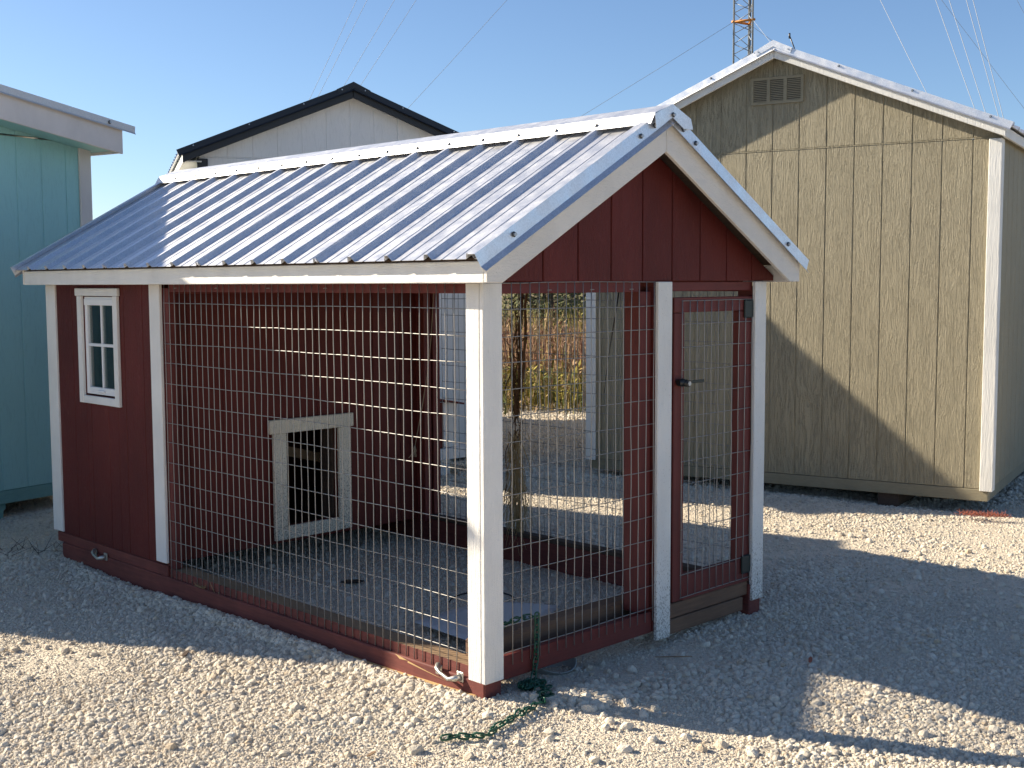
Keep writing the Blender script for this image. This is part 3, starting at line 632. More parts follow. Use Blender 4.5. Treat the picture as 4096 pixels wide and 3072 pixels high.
# ================================================================== gable sheds
def gable_shed(name, label, o, th, s0, s1, sp, zfloor, zseam, zpb, slope, hb, depth, over, eave, Ms, grooves, side_right=True, hm=0.054, upper=True, cb=(0.085, 0.02), blocks=(), rib0=0.1, cornerM=None, side_zb=None):
    u = Vector((math.cos(th), math.sin(th), 0)); n = Vector((math.sin(th), -math.cos(th), 0)); o = Vector((o[0], o[1], 0))
    Mside, Mtrim, Mrake, Mroof, Mbase = Ms
    T = thing(name, label, 'shed', tuple(o + u * sp - n * depth / 2 + Z_ * -0.08))
    P = lambda s, d, z: o + u * s + n * d + Z_ * z
    zt = lambda s: zpb + 0.045 - slope * abs(s - sp)
    if upper:
        board_wall(T, o, u, n, s0, s1, zfloor, lambda s: min(zseam - 0.0045, zt(s)), Mside, grooves, breaks=(sp,), back=0.03)
        board_wall(T, o, u, n, s0, s1, zseam + 0.0045, zt, Mside, grooves, breaks=(sp,), part='gable_board', back=0.03)
        prism('seam_flashing', P(s0, -0.006, zseam - 0.0035), u, Z_, n, [(0, 0), (s1 - s0, 0), (s1 - s0, 0.007), (0, 0.007)], 0.008, Mside, T)
    else: board_wall(T, o, u, n, s0, s1, zfloor, zt, Mside, grooves, breaks=(sp,), back=0.03)
    # side walls and the back
    ztop = zt(s1) - 0.01
    gsd = [0.19 + 0.2032 * k for k in range(int(depth / 0.2032) + 1)]
    board_wall(T, P(s1, 0, 0), -n, u, 0.02, depth, zfloor, lambda s: ztop, Mside, gsd, back=0.03)
    board_wall(T, P(s0, 0, 0), -n, -u, 0.02, depth, zfloor, lambda s: ztop, Mside, gsd, back=0.03)
    prism('rear_wall', P(0, -depth, 0), u, Z_, n, [(s0 + 0.04, zfloor), (s1 - 0.04, zfloor), (s1 - 0.04, zt(s1) - 0.03), (sp, zt(sp) - 0.03), (s0 + 0.04, zt(s0) - 0.03)], 0.03, Mside, T)
    # corner boards
    cM = cornerM or Mtrim; w, tt = cb; zc = zt(s1) - 0.052
    for s, sg in ((s1, 1), (s0, -1)):
        a = s - w + tt if sg == 1 else s - tt
        prism('corner_board', P(a, 0.001, zfloor - 0.012), u, Z_, n, [(0, 0), (w, 0), (w, zc - zfloor), (0, zc - zfloor)], 0.020, cM, T, 0.003)
        prism('corner_board', P(s + (0.0005 if sg == 1 else -0.0005), 0.0, zfloor - 0.012), -n, Z_, u * sg, [(0, 0), (0.075, 0), (0.075, zc - zfloor), (0, zc - zfloor)], 0.0195, cM if name != 'pale_shed' else M_pale, T, 0.003)
    # floor frame, skirt and skids
    prism('rim_board', P(s0 + 0.012, -0.035, 0), u, Z_, n, [(0, zfloor - 0.085), (s1 - s0 - 0.024, zfloor - 0.085), (s1 - s0 - 0.024, zfloor - 0.003), (0, zfloor - 0.003)], 0.038, Mbase, T, 0.003)
    for s, sg in ((s1, 1), (s0, -1)):
        prism('rim_board', P(s - sg * 0.012, -0.036, zfloor - 0.087), -n, Z_, -u * sg, [(0, 0), (depth - 0.05, 0), (depth - 0.05, 0.083), (0, 0.083)], 0.04, Mbase, T, 0.003)
    prism('floor_deck', P(s0 + 0.06, -0.08, zfloor - 0.02), u, -n, Z_, [(0, 0), (s1 - s0 - 0.12, 0), (s1 - s0 - 0.12, depth - 0.15), (0, depth - 0.15)], 0.012, M_dkwood, T)
    for sb in blocks:
        prism('skid', P(sb, -0.03, 0), u, Z_, -n, [(0, zfloor - 0.083), (0, -0.10), (0.02, -0.135), (0.13, -0.135), (0.15, -0.10), (0.15, zfloor - 0.083)], depth - 0.1, M_dkwood if name != 'teal_shed' else Mbase, T, 0.004)
    # rakes
    sL = sp - (s1 - sp) - eave; sR = s1 + eave
    for yo in (over, -depth - 0.08):
        for sg, se in ((1, sL), (-1, sR)):
            zb_e = zpb - slope * abs(se - sp)
            pts = [(se, zb_e), (se, zb_e + hb), (sp - sg * 0.001, zpb + hb), (sp - sg * 0.001, zpb)]
            prism('rake_board', P(0, yo, 0), u, Z_, -n, pts, 0.02, Mrake, T, 0.003)
    # soffit under the rake
    for sg, se in ((1, sL), (-1, sR)):
        zz = zpb + 0.030 - slope * abs(se - sp)
        prism('soffit_board', P(0, over - 0.021, 0), u, Z_, -n, [(se, zz), (sp, zpb + 0.030), (sp, zpb + 0.038), (se, zz + 0.008)], over - 0.022, Mside, T)
    # eave fascia
    for sg, se in ((1, sL), (-1, sR)):
        zz = zpb - slope * abs(se - sp)
        prism('fascia_board', P(se, over - 0.022, zz), -n, Z_, u * sg, [(0, 0), (depth + over + 0.035, 0), (depth + over + 0.035, hb - 0.004), (0, hb - 0.004)], 0.02, Mrake if name != 'pale_shed' else M_pale, T, 0.003)
        prism('eave_soffit', P(se + sg * 0.021, over - 0.05, zz + 0.012), -n, Z_, u * sg, [(0, 0), (depth, 0), (depth, 0.008), (0, 0.008)], max(0.01, eave - 0.024), Mside, T)
    # sheets
    zR = zpb + hb + 0.012
    for sg, se in ((1, sL - 0.03), (-1, sR + 0.03)):
        sv = (u * sg + Z_ * slope).normalized(); W = abs(sp - se) / math.hypot(1, 0) * math.hypot(1, slope)
        L = depth + over + 0.12; edges = np.arange(0, L, 0.922).tolist() + [L]
        P0 = P(se, over + 0.012, zR - slope * abs(se - sp))
        for a, b in zip(edges, edges[1:]):
            if b - a < 0.05: continue
            ribbed_sheet(T, 'roof_sheet', P0 - n * a, -n, b - a - 0.0006, sv, W - 0.006, [rib0 + 0.2305 * k - a for k in range(60) if a - 0.03 < rib0 + 0.2305 * k < b + 0.03], M_metal, minor=False)
        up = (Z_ - sv * sv.z).normalized()
        profile_run('rake_trim', T, [(-0.05, 0.024), (-0.048, 0.026), (0.0, 0.026), (0.003, -0.020), (0.012, -0.030)], P0 + n * 0.003 - sv * 0.01, n, up, sv, W + 0.012, Mroof)
    profile_run('ridge_cap', T, [(-0.15, -0.15 * slope + 0.020), (-0.142, -0.142 * slope + 0.030), (0, 0.040), (0.142, -0.142 * slope + 0.030), (0.15, -0.15 * slope + 0.020)], P(sp, over + 0.018, zR + 0.002), u, Z_, -n, depth + over + 0.13, Mroof)
    prism('ridge_cap_end', P(sp, over + 0.019, zR + 0.002), u, Z_, n, [(-0.142, -0.142 * slope + 0.030), (0, 0.040), (0.142, -0.142 * slope + 0.030), (0.13, -0.13 * slope - 0.012), (0, -0.006), (-0.13, -0.13 * slope - 0.012)], 0.003, Mroof, T)
    bm = bmesh.new()
    for sg, se in ((1, sL), (-1, sR)):
        for f in (0.06, 0.38, 0.70, 0.93):
            s = se + (sp - se) * f; add_screw(bm, P(s, over + 0.016, zR + 0.012 - slope * abs(s - sp)), n, 1.05)
    bm_to('roof_screws', bm, [M_screw, M_rubber], T, kind='stuff')
    return T, P, u, n
olive_g = [0.2032 * k for k in range(-6, 11)]
oliveT, OP, ou, on_ = gable_shed('olive_shed', 'tall olive tan shed with white trim, a gable vent and a shiny metal roof', (4.618, 2.216), -1.328, -1.130, 2.000, 0.442, 0.074, 2.492, 3.151, 0.417, 0.073, 4.9, 0.10, 0.052,
    (M_olive, M_owhite, M_owhite, M_metal, M_olive_t), olive_g, blocks=(-0.75, 1.225))
# gable vent: frame with three columns of louvres
vb = bmesh.new()
def pv(bm, s0, s1, z0, z1, d0, d1, bev=0.0): add_prism(bm, OP(s0, d0, z0), ou, Z_, on_, [(0, 0), (s1 - s0, 0), (s1 - s0, z1 - z0), (0, z1 - z0)], d1 - d0, bev)
vs0, vs1, vz0, vz1 = 0.236, 0.640, 2.833, 3.030
for a, b, c_, d_ in ((vs0, vs1, vz1 - 0.02, vz1), (vs0, vs1, vz0, vz0 + 0.02), (vs0, vs0 + 0.022, vz0 + 0.02, vz1 - 0.02), (vs1 - 0.022, vs1, vz0 + 0.02, vz1 - 0.02), (vs0 + 0.124, vs0 + 0.150, vz0 + 0.02, vz1 - 0.02), (vs0 + 0.252, vs0 + 0.278, vz0 + 0.02, vz1 - 0.02)):
    pv(vb, a, b, c_, d_, 0.0, 0.014)
vent = bm_to('gable_vent', vb, M_olive_t, oliveT)
bm = bmesh.new(); pv(bm, vs0 + 0.01, vs1 - 0.01, vz0 + 0.01, vz1 - 0.01, 0.0005, 0.0012); bm_to('vent_shade_sheet', bm, M_black, vent)  # no hole in the siding: black sheet stands in for shade behind the louvres
bm = bmesh.new()
for a, b in ((vs0 + 0.023, vs0 + 0.123), (vs0 + 0.151, vs0 + 0.251), (vs0 + 0.279, vs1 - 0.023)):
    for k in range(12):
        z = vz0 + 0.0225 + k * 0.0129
        add_prism(bm, OP(a, 0.002, z), ou, Z_, on_, [(0, 0), (b - a, 0), (b - a, 0.0062), (0, 0.0062)], 0.010)
bm_to('vent_louvres', bm, M_olive_t, vent, kind='stuff')

pale_g = [0.2048 * k for k in range(-1, 13)]
paleT, PP, pu, pn = gable_shed('pale_shed', 'pale grey white shed with black trim and a black gable roof, behind the coop roof', (2.3714, 5.5499), -0.468, -0.224, 2.280, 1.036, 0.050, 2.560, 3.0713, 0.408, 0.078, 4.0, 0.12, 0.155,
    (M_pale, M_black, M_black, M_blackm, M_pale), pale_g, blocks=(0.3, 1.6), cornerM=M_black, rib0=0.15)

# ================================================================== teal lean-to shed
tth = 0.219; tu = Vector((math.cos(tth), math.sin(tth), 0)); tn = Vector((math.sin(tth), -math.cos(tth), 0)); tO = Vector((0.483, 5.238, 0))
TP = lambda s, d, z: tO + tu * s + tn * d + Z_ * z
teal = thing('teal_shed', 'teal green lean-to shed with pale fascia, cut off by the picture edge', 'shed', tuple(TP(-0.9, -2.5, -0.08)))
tsl = 0.1456; TS0, TS1, TD = -2.60, 0.600, 5.6
tzt = lambda s: 2.545 + 0.02 + tsl * (0.515 - s)
tg = [0.2032 * k for k in range(-13, 4)]
board_wall(teal, tO, tu, tn, TS0, TS1, 0.082, lambda s: min(2.551, tzt(s)), M_teal, tg)
board_wall(teal, tO, tu, tn, TS0, TS1, 2.563, tzt, M_teal, tg, part='gable_board')
board_wall(teal, TP(TS1, 0, 0), -tn, tu, 0.02, TD, 0.082, lambda s: tzt(TS1), M_teal, [0.19 + 0.2032 * k for k in range(27)])
board_wall(teal, TP(TS0, 0, 0), -tn, -tu, 0.02, TD, 0.082, lambda s: tzt(TS0), M_teal, [0.19 + 0.2032 * k for k in range(27)])
prism('rear_wall', TP(0, -TD, 0), tu, Z_, tn, [(TS0 + .04, .082), (TS1 - .04, .082), (TS1 - .04, tzt(TS1)), (TS0 + .04, tzt(TS0))], 0.03, M_teal, teal)
for a in (TS1 - 0.083, TS0 - 0.018):
    prism('corner_board', TP(a, 0.001, 0.07), tu, Z_, tn, [(0, 0), (0.101, 0), (0.101, tzt(TS1) - 0.075), (0, tzt(TS1) - 0.075)] if a > 0 else [(0, 0), (0.101, 0), (0.101, tzt(TS0) - 0.10), (0, tzt(TS0) - 0.10)], 0.02, M_tfascia, teal, 0.003)
prism('corner_board', TP(TS1 + 0.0005, 0, 0.07), -tn, Z_, tu, [(0, 0), (0.09, 0), (0.09, 2.45), (0, 2.45)], 0.018, M_tfascia, teal, 0.003)
# front fascia, eave fascia, soffit
def tpts(a, b, lo, hi): return [(a, 2.471 + lo + tsl * (0.683 - a)), (b, 2.471 + lo + tsl * (0.683 - b)), (b, 2.471 + hi + tsl * (0.683 - b)), (a, 2.471 + hi + tsl * (0.683 - a))]
tL = -2.72
prism('fascia_board', TP(0, 0.30, 0), tu, Z_, -tn, tpts(tL, 0.683, 0, 0.178), 0.02, M_tfascia, teal, 0.003)
prism('fascia_board', TP(0, -TD - 0.1, 0), tu, Z_, -tn, tpts(tL, 0.683, 0, 0.178), 0.02, M_tfascia, teal, 0.003)
prism('soffit_board', TP(0, 0.279, 0), tu, Z_, -tn, tpts(tL + 0.02, 0.660, 0.022, 0.032), 0.276, M_teal, teal)
prism('soffit_board', TP(0, 0.002, 0), tu, Z_, -tn, tpts(TS1 + 0.022, 0.660, 0.022, 0.032), TD + 0.08, M_teal, teal)
prism('fascia_board', TP(0.661, 0.279, 2.476), -tn, Z_, tu, [(0, 0), (TD + 0.36, 0), (TD + 0.36, 0.172), (0, 0.172)], 0.02, M_tfascia, teal, 0.003)
sv = (tu * -1 + Z_ * tsl).normalized(); P0 = TP(0.775, 0.315, 2.471 + 0.196 + tsl * (0.683 - 0.775))
W = (0.775 - tL + 0.08) * math.hypot(1, tsl)
for a in np.arange(0, TD + 0.5, 0.922):
    b = min(a + 0.922, TD + 0.45)
    if b - a > 0.05: ribbed_sheet(teal, 'roof_sheet', P0 - tn * a, -tn, b - a - 0.0006, sv, W, [0.12 + 0.2305 * k - a for k in range(40) if a - .03 < 0.12 + .2305 * k < b + .03], M_tmetal, minor=False)
up = (Z_ - sv * sv.z).normalized()
profile_run('rake_trim', teal, [(-0.05, 0.024), (-0.048, 0.026), (0.0, 0.026), (0.004, -0.020), (0.016, -0.034)], P0 + tn * 0.003 - sv * 0.006, tn, up, sv, W, M_tmetal)
bm = bmesh.new(); add_screw(bm, TP(0.55, 0.324, 2.471 + 0.195 + tsl * 0.13), tn, 1.6); add_screw(bm, TP(-0.9, 0.324, 2.471 + 0.195 + tsl * 1.58), tn, 1.6); bm_to('roof_screws', bm, [M_screw, M_rubber], teal, kind='stuff')
prism('rim_board', TP(0, -0.030, 0), tu, Z_, tn, [(TS0, -0.012), (TS1, -0.012), (TS1, 0.079), (TS0, 0.079)], 0.036, M_teal_t, teal, 0.003)
prism('rim_board', TP(TS1, -0.031, -0.014), -tn, Z_, -tu, [(0, 0), (TD - 0.05, 0), (TD - 0.05, 0.092), (0, 0.092)], 0.04, M_teal_t, teal, 0.003)
prism('floor_deck', TP(TS0 + 0.06, -0.08, 0.06), tu, -tn, Z_, [(0, 0), (TS1 - TS0 - .12, 0), (TS1 - TS0 - .12, TD - .15), (0, TD - .15)], 0.012, M_dkwood, teal)
for sb in (-0.36, -1.9):
    prism('skid', TP(sb, -0.02, 0), tu, Z_, -tn, [(0, -0.0125), (0, -0.15), (0.155, -0.15), (0.17, -0.10), (0.165, -0.06), (0.19, -0.055), (0.19, -0.0125)], TD - 0.2, M_teal_t, teal, 0.004)

# ================================================================== small things
# little hutch by the pale shed
hut = thing('small_hutch', 'small white hutch with maroon side and dark sloping roof, beside the pale shed', 'hutch', (3.55, 4.2, -0.05))
box('front_panel', (3.520, 4.20, 0.155), (3.690, 4.215, 0.53), M_white, hut, 0.002)
box('side_panel', (3.28, 4.185, 0.155), (3.518, 4.215, 0.535), M_maroon, hut, 0.002)
box('body', (3.29, 4.216, 0.155), (3.685, 4.46, 0.50), M_white, hut)
prism('roof', (0, 4.16, 0), X_, Z_, Y_, [(3.22, 0.600), (3.73, 0.505), (3.73, 0.520), (3.22, 0.618)], 0.34, M_maroon_tx, hut)
box('base_plank', (3.25, 4.15, 0.06), (3.85, 4.50, 0.152), M_pale, hut, 0.004)
box('leg', (3.50, 4.20, -0.09), (3.60, 4.45, 0.058), M_pale, hut, 0.004); box('leg', (3.27, 4.20, -0.09), (3.35, 4.45, 0.058), M_dkwood, hut, 0.004)

# pale plastic sheet, its hoop and the bowl
sh = thing('plastic_sheet', 'pale plastic sheet lying on the gravel inside the run, under the near mesh corner', 'plastic sheet', (0.75, 0.6, -0.05))
bm = bmesh.new(); NXs, NYs = 14, 8
cs = [Vector((0.30, 0.34, 0.01)), Vector((0.90, 0.50, 0.0)), Vector((1.13, 0.66, -0.035)), Vector((0.95, 1.02, -0.045)), Vector((0.42, 0.92, -0.03))]
grid = [[None] * (NYs + 1) for _ in range(NXs + 1)]
for i in range(NXs + 1):
    for j in range(NYs + 1):
        a, b = i / NXs, j / NYs
        lo = cs[0].lerp(cs[1], a / 0.75) if a < 0.75 else cs[1].lerp(cs[2], (a - 0.75) / 0.25)
        hi = cs[4].lerp(cs[3], min(1, a / 0.8)) if a < 0.8 else cs[3].lerp(cs[2], (a - 0.8) / 0.2)
        p = lo.lerp(hi, b); p.z += 0.012 * math.sin(3 * a * math.pi) * math.sin(math.pi * b) - 0.01 * a; grid[i][j] = bm.verts.new(p)
for i in range(NXs):
    for j in range(NYs): bm.faces.new([grid[i][j], grid[i + 1][j], grid[i + 1][j + 1], grid[i][j + 1]]).smooth = True
bmesh.ops.remove_doubles(bm, verts=bm.verts, dist=0.001)
bmesh.ops.solidify(bm, geom=list(bm.faces), thickness=0.004)
bm_to('sheet', bm, M_sheet, sh)
hp = thing('pipe_hoop', 'thin dark hoop standing on the gravel behind the pale plastic sheet', 'hoop', (1.05, 1.0, -0.05))
tube('hoop', [(0.98 + 0.13 * math.cos(k) - 0.02, 1.03 - 0.10 * math.cos(k), -0.06 + 0.05 * math.sin(k)) for k in np.linspace(0, math.pi, 12)], 0.004, M_dark, hp)
bw = thing('feed_pan', 'grey rubber feed pan tipped under the front bottom board beside the green chain', 'pan', (0.44, 0.04, -0.07))
bm = bmesh.new(); prof = [(0.0, -0.012), (0.09, -0.012), (0.105, 0.0), (0.125, 0.042), (0.132, 0.044), (0.130, 0.040), (0.110, -0.004), (0.095, -0.018), (0.0, -0.018)]
tl = Matrix.Translation((0.47, 0.125, -0.055)) @ Matrix.Rotation(0.42, 4, 'X') @ Matrix.Scale(0.92, 4); seg = 28; ringv = []
for r_, z_ in prof: ringv.append([bm.verts.new(tl @ Vector((r_ * math.cos(k * 2 * math.pi / seg), r_ * math.sin(k * 2 * math.pi / seg), z_))) for k in range(seg)])
for a, b in zip(ringv, ringv[1:]):
    for k in range(seg):
        bm.faces.new([a[k], a[(k + 1) % seg], b[(k + 1) % seg], b[k]]).smooth = True
bmesh.ops.remove_doubles(bm, verts=bm.verts, dist=0.0005)
bm_to('pan', bm, M_bowl, bw)
tube('wire_bail', [(0.38, -0.03, -0.04), (0.40, -0.055, -0.075), (0.42, -0.06, -0.082), (0.46, -0.055, -0.070), (0.52, -0.03, -0.045), (0.56, 0.0, -0.02)], 0.0018, M_wire, bw)

# green plastic chain
chain = thing('plastic_chain', 'green plastic chain hanging from the front mesh and trailing over the sunlit gravel', 'chain', (0.2, -0.05, -0.05))
lb = bmesh.new(); LL, LW = 0.0135, 0.0075
loop = [Vector((LL * (1 if abs(math.cos(a)) > 0.35 and math.cos(a) > 0 else (-1 if abs(math.cos(a)) > 0.35 else 0)) * 0.62 + LW * math.cos(a), LW * math.sin(a), 0)) for a in np.linspace(0, 2 * math.pi, 13)[:-1]]
rings = []
for i, p in enumerate(loop):
    d = (loop[(i + 1) % 12] - loop[i - 1]).normalized(); x = Vector((-d.y, d.x, 0)); rings.append([lb.verts.new(p + (x * math.cos(k * math.pi / 2.5) + Z_ * math.sin(k * math.pi / 2.5)) * 0.0030) for k in range(5)])
for i in range(12):
    for k in range(5): lb.faces.new([rings[i][k], rings[i][(k + 1) % 5], rings[(i + 1) % 12][(k + 1) % 5], rings[(i + 1) % 12][k]]).smooth = True
bmesh.ops.recalc_face_normals(lb, faces=lb.faces); lme = bpy.data.meshes.new('link'); lb.to_mesh(lme); lb.free(); lme.materials.append(M_chain)
def lay_chain(path, step=0.0290, scale=1.32, onground=False):
    path = [Vector(p) for p in path]; d = 0.0; out = []; acc = 0.0
    for a, b in zip(path, path[1:]):
        L = (b - a).length; tt = acc
        while tt < L: out.append((a.lerp(b, tt / L), (b - a).normalized())); tt += step
        acc = tt - L
    for i, (p, d) in enumerate(out):
        if onground:
            p = p + Vector((random.gauss(0, 0.003), random.gauss(0, 0.003), 0)); p.z = gzs(p.x, p.y) + 0.016 + random.uniform(0, 0.008)
            d = (d + Vector((random.gauss(0, 0.25), random.gauss(0, 0.25), random.gauss(0, 0.15)))).normalized()
        x = d; y = x.orthogonal().normalized(); z = x.cross(y)
        up_ = Z_ if abs(d.z) < 0.8 else Y_
        y = up_.cross(x).normalized(); z = x.cross(y)
        ro = Matrix((x, y, z)).transposed().to_4x4() @ Matrix.Rotation((math.pi / 2 if i % 2 else 0.15) + random.gauss(0, 0.2), 4, 'X')
        o = bpy.data.objects.new('link', lme); COL.objects.link(o); o.parent = chain
        o.matrix_local = Matrix.Translation(p - org(chain)) @ ro @ Matrix.Scale(scale, 4)
lay_chain([(0.262, -0.022, 0.205), (0.257, -0.026, 0.12), (0.252, -0.026, 0.04), (0.240, -0.028, -0.01), (0.222, -0.036, -0.045)])
lay_chain([(0.262, -0.006, 0.207), (0.24, 0.05, 0.195), (0.215, 0.11, 0.160), (0.18, 0.14, 0.14), (0.14, 0.17, 0.126), (0.11, 0.22, 0.08)])
lay_chain([(0.222, -0.036, 0), (0.25, -0.02, 0), (0.19, -0.03, 0), (0.14, -0.06, 0), (0.20, -0.08, 0), (0.245, -0.045, 0), (0.18, -0.02, 0), (0.15, -0.075, 0), (0.215, -0.065, 0), (0.20, -0.05, 0), (0.15, -0.03, 0), (0.185, -0.015, 0), (0.225, -0.05, 0), (0.17, -0.07, 0), (0.145, -0.045, 0), (0.21, -0.03, 0), (0.25, -0.07, 0), (0.19, -0.09, 0), (0.16, -0.06, 0), (0.235, -0.055, 0), (0.22, -0.10, 0), (0.175, -0.12, 0), (0.20, -0.14, 0), (0.14, -0.16, 0), (0.16, -0.19, 0), (0.11, -0.19, 0), (0.07, -0.235, 0), (0.03, -0.235, 0), (-0.066, -0.261, 0), (-0.11, -0.262, 0), (-0.167, -0.282, 0), (-0.218, -0.275, 0), (-0.25, -0.30, 0), (-0.302, -0.296, 0), (-0.341, -0.25, 0), (-0.375, -0.215, 0), (-0.403, -0.199, 0)], onground=True)

# dead vine on the far mesh wall
vine = thing('dead_vine', 'dead brown vine climbing the far mesh wall, straw at its foot', 'vine', (1.78, 1.6, -0.08))
bm = bmesh.new(); g = random.Random(4)
def stem(p0, p1, n, w, r0, r1, mi=0):
    pts = []; rs = []
    ph = g.uniform(0, 6)
    for i in range(n + 1):
        f = i / n; p = Vector(p0).lerp(Vector(p1), f) + Vector((g.gauss(0, 0.004), w * math.sin(ph + f * 9) + g.gauss(0, w * 0.25), 0)); pts.append(p); rs.append(r0 + (r1 - r0) * f)
    add_tube(bm, pts, rs, 4, mi=mi)
stem((1.785, 1.60, 0.75), (1.785, 1.555, 1.50), 14, 0.006, 0.016, 0.012); stem((1.785, 1.56, 0.9), (1.785, 1.515, 1.50), 12, 0.006, 0.012, 0.010)
for k in range(26):
    z0 = g.uniform(-0.02, 0.9); stem((1.785, 1.62 + g.gauss(0, 0.035), z0), (1.785, 1.60 + g.gauss(0, 0.045), z0 + g.uniform(0.2, 0.55)), 7, 0.010, 0.0045, 0.003)
for k in range(60):
    z0 = g.uniform(0.6, 1.45); y = 1.60 - 0.06 * (z0 - 0.75) + g.gauss(0, 0.016); stem((1.78, y, z0), (1.77 + g.gauss(0, 0.02), y + g.gauss(0, 0.022), z0 + g.uniform(-0.07, 0.07)), 3, 0.003, 0.004, 0.0015)
bm_to('stems', bm, M_vine, vine)
bm = bmesh.new()
for k in range(170):
    z0 = g.uniform(-0.02, 0.5); y = 1.60 + g.gauss(0, 0.03); stem((1.775, y, z0 + 0.18), (1.76 + g.gauss(0, 0.03), y - 0.02 + g.gauss(0, 0.055), z0 - 0.04), 4, 0.006, 0.0026, 0.0012)
bm_to('straw_tuft', bm, M_straw, vine)
# cords
cd = thing('frayed_cord', 'frayed pale cord hanging from the run roof in front of the hatch wall', 'cord', (1.75, 2.27, 1.47))
bm = bmesh.new(); add_tube(bm, [(1.752, 2.275, 1.468), (1.74, 2.275, 1.35), (1.725, 2.272, 1.2), (1.69, 2.27, 0.98), (1.64, 2.27, 0.75), (1.60, 2.27, 0.60), (1.585, 2.27, 0.54)], 0.0025, 5)
for k in range(7): add_tube(bm, [(1.585, 2.27, 0.545), (1.578 + g.gauss(0, 0.01), 2.27, 0.51), (1.570 + g.gauss(0, 0.018), 2.27, 0.475)], 0.003, 4)
bm_to('cord', bm, M_cord, cd)
cb_ = thing('black_cable', 'black cable hanging slack against the far mesh wall inside the run', 'cable', (1.795, 0.86, 1.47))
tube('cable', [(1.795, 0.850, 1.473), (1.795, 0.872, 1.36), (1.795, 0.896, 1.25), (1.795, 0.915, 1.16), (1.795, 0.935, 1.05), (1.795, 0.952, 0.93)], [0.004, 0.004, 0.0035, 0.002, 0.002, 0.0015], M_dark, cb_)
# rust coloured clump of needles by the olive shed
cl = thing('dry_plant_clump', 'rust red clump of dry stalks on the gravel below the olive shed corner', 'dry plant', (4.92, 0.26, -0.08))
bm = bmesh.new()
for k in range(260):
    a = g.uniform(0, 1); c0 = Vector((4.86, 0.36, -0.075)).lerp(Vector((4.98, 0.10, -0.075)), a); d_ = Vector((g.gauss(0, 1), g.gauss(0, 1), abs(g.gauss(0, 0.8)))).normalized()
    p = c0 + Vector((g.gauss(0, 0.025), g.gauss(0, 0.03), 0)); add_tube(bm, [p, p + d_ * g.uniform(0.02, 0.05)], [0.0016, 0.0008], 3)
bm_to('stalks', bm, M_rust, cl)
# bits of straw caught in the mesh
bt = thing('straw_wisp', 'wisp of pale straw caught at the foot of the long side mesh', 'straw', (-0.02, 1.95, 0.01))
bm = bmesh.new()
for k in range(26):
    p = Vector((-0.026, 2.02 + g.gauss(0, 0.02), 0.012)); add_tube(bm, [p, p + Vector((g.gauss(0, 0.006), g.gauss(0, 0.03), abs(g.gauss(0, 0.012))))], 0.0009, 3)
for a, b in (((-0.024, 1.90, 0.01), (-0.024, 1.945, 0.06)), ((-0.026, 1.86, -0.012), (-0.026, 1.90, 0.012)), ((-0.026, 1.86, 0.02), (-0.026, 1.84, -0.02))): add_tube(bm, [a, b], 0.0016, 3)
bm_to('wisp', bm, M_straw, bt)
# a few chips of wood in the gravel
for k, (x, y, L, a, lab) in enumerate(((-0.63, -0.10, 0.055, 0.3, 'orange brown wood chip on the sunlit gravel, lower left'), (-1.35, 0.02, 0.05, 1.2, 'brown wood chip on the sunlit gravel near the left picture edge'), (1.30, -0.62, 0.075, 0.5, 'reddish dead leaf at the tip of the sunlit patch'),
                                      (0.95, -0.17, 0.16, -0.75, 'thin brown stick on the shaded gravel in front of the door'), (-0.50, 1.35, 0.09, 0.8, 'grey twig at the edge of the left shadow'))):
    z = gzs(x, y) + 0.014; d_ = Vector((math.cos(a), math.sin(a), 0)); e_ = Vector((-math.sin(a), math.cos(a), 0))
    tg_ = thing('wood_chip' if k != 2 else 'dead_leaf', lab, 'wood chip' if k != 2 else 'leaf', (x, y, z), None)
    bm = bmesh.new(); w = L * (0.22 if k != 3 else 0.04)
    add_prism(bm, (x, y, z), d_, e_, Z_, [(-L / 2, 0), (-L / 4, -w / 2), (L / 3, -w / 2.2), (L / 2, 0), (L / 5, w / 2), (-L / 3, w / 2.4)], 0.004)
    bm_to('chip', bm, M_bare if k in (0, 1, 3) else (M_rust if k == 2 else M_dkwood), tg_)
db = thing('dark_leaf', 'curled dark dead leaf lying on the gravel in the middle of the run', 'leaf', (0.74, 1.80, -0.07))
bm = bmesh.new(); zz = gzs(0.74, 1.80) + 0.016
add_prism(bm, (0.74, 1.80, zz), (0.8, -0.6, 0), (0.6, 0.8, 0.15), Z_, [(-0.06, 0), (-0.02, -0.02), (0.04, -0.015), (0.065, 0.004), (0.03, 0.022), (-0.03, 0.018)], 0.006); bm_to('leaf_blade', bm, M_dark, db)
tw = thing('twig_litter', 'loose dry brown twigs and straw lying on the gravel behind the brown cross timber', 'twigs', (0.95, 0.42, -0.07))
bm = bmesh.new(); g = random.Random(12)
for k in range(34):
    x, y = 1.22 + g.gauss(0, 0.13), 0.42 + g.gauss(0, 0.08); z0 = gzs(x, y) + 0.018; a = g.uniform(0, 6.28); L = g.uniform(0.03, 0.11)
    add_tube(bm, [(x, y, z0), (x + math.cos(a) * L, y + math.sin(a) * L, z0 + g.uniform(-0.003, 0.03))], [0.0018, 0.001], 4)
bm_to('twigs', bm, M_barex, tw)
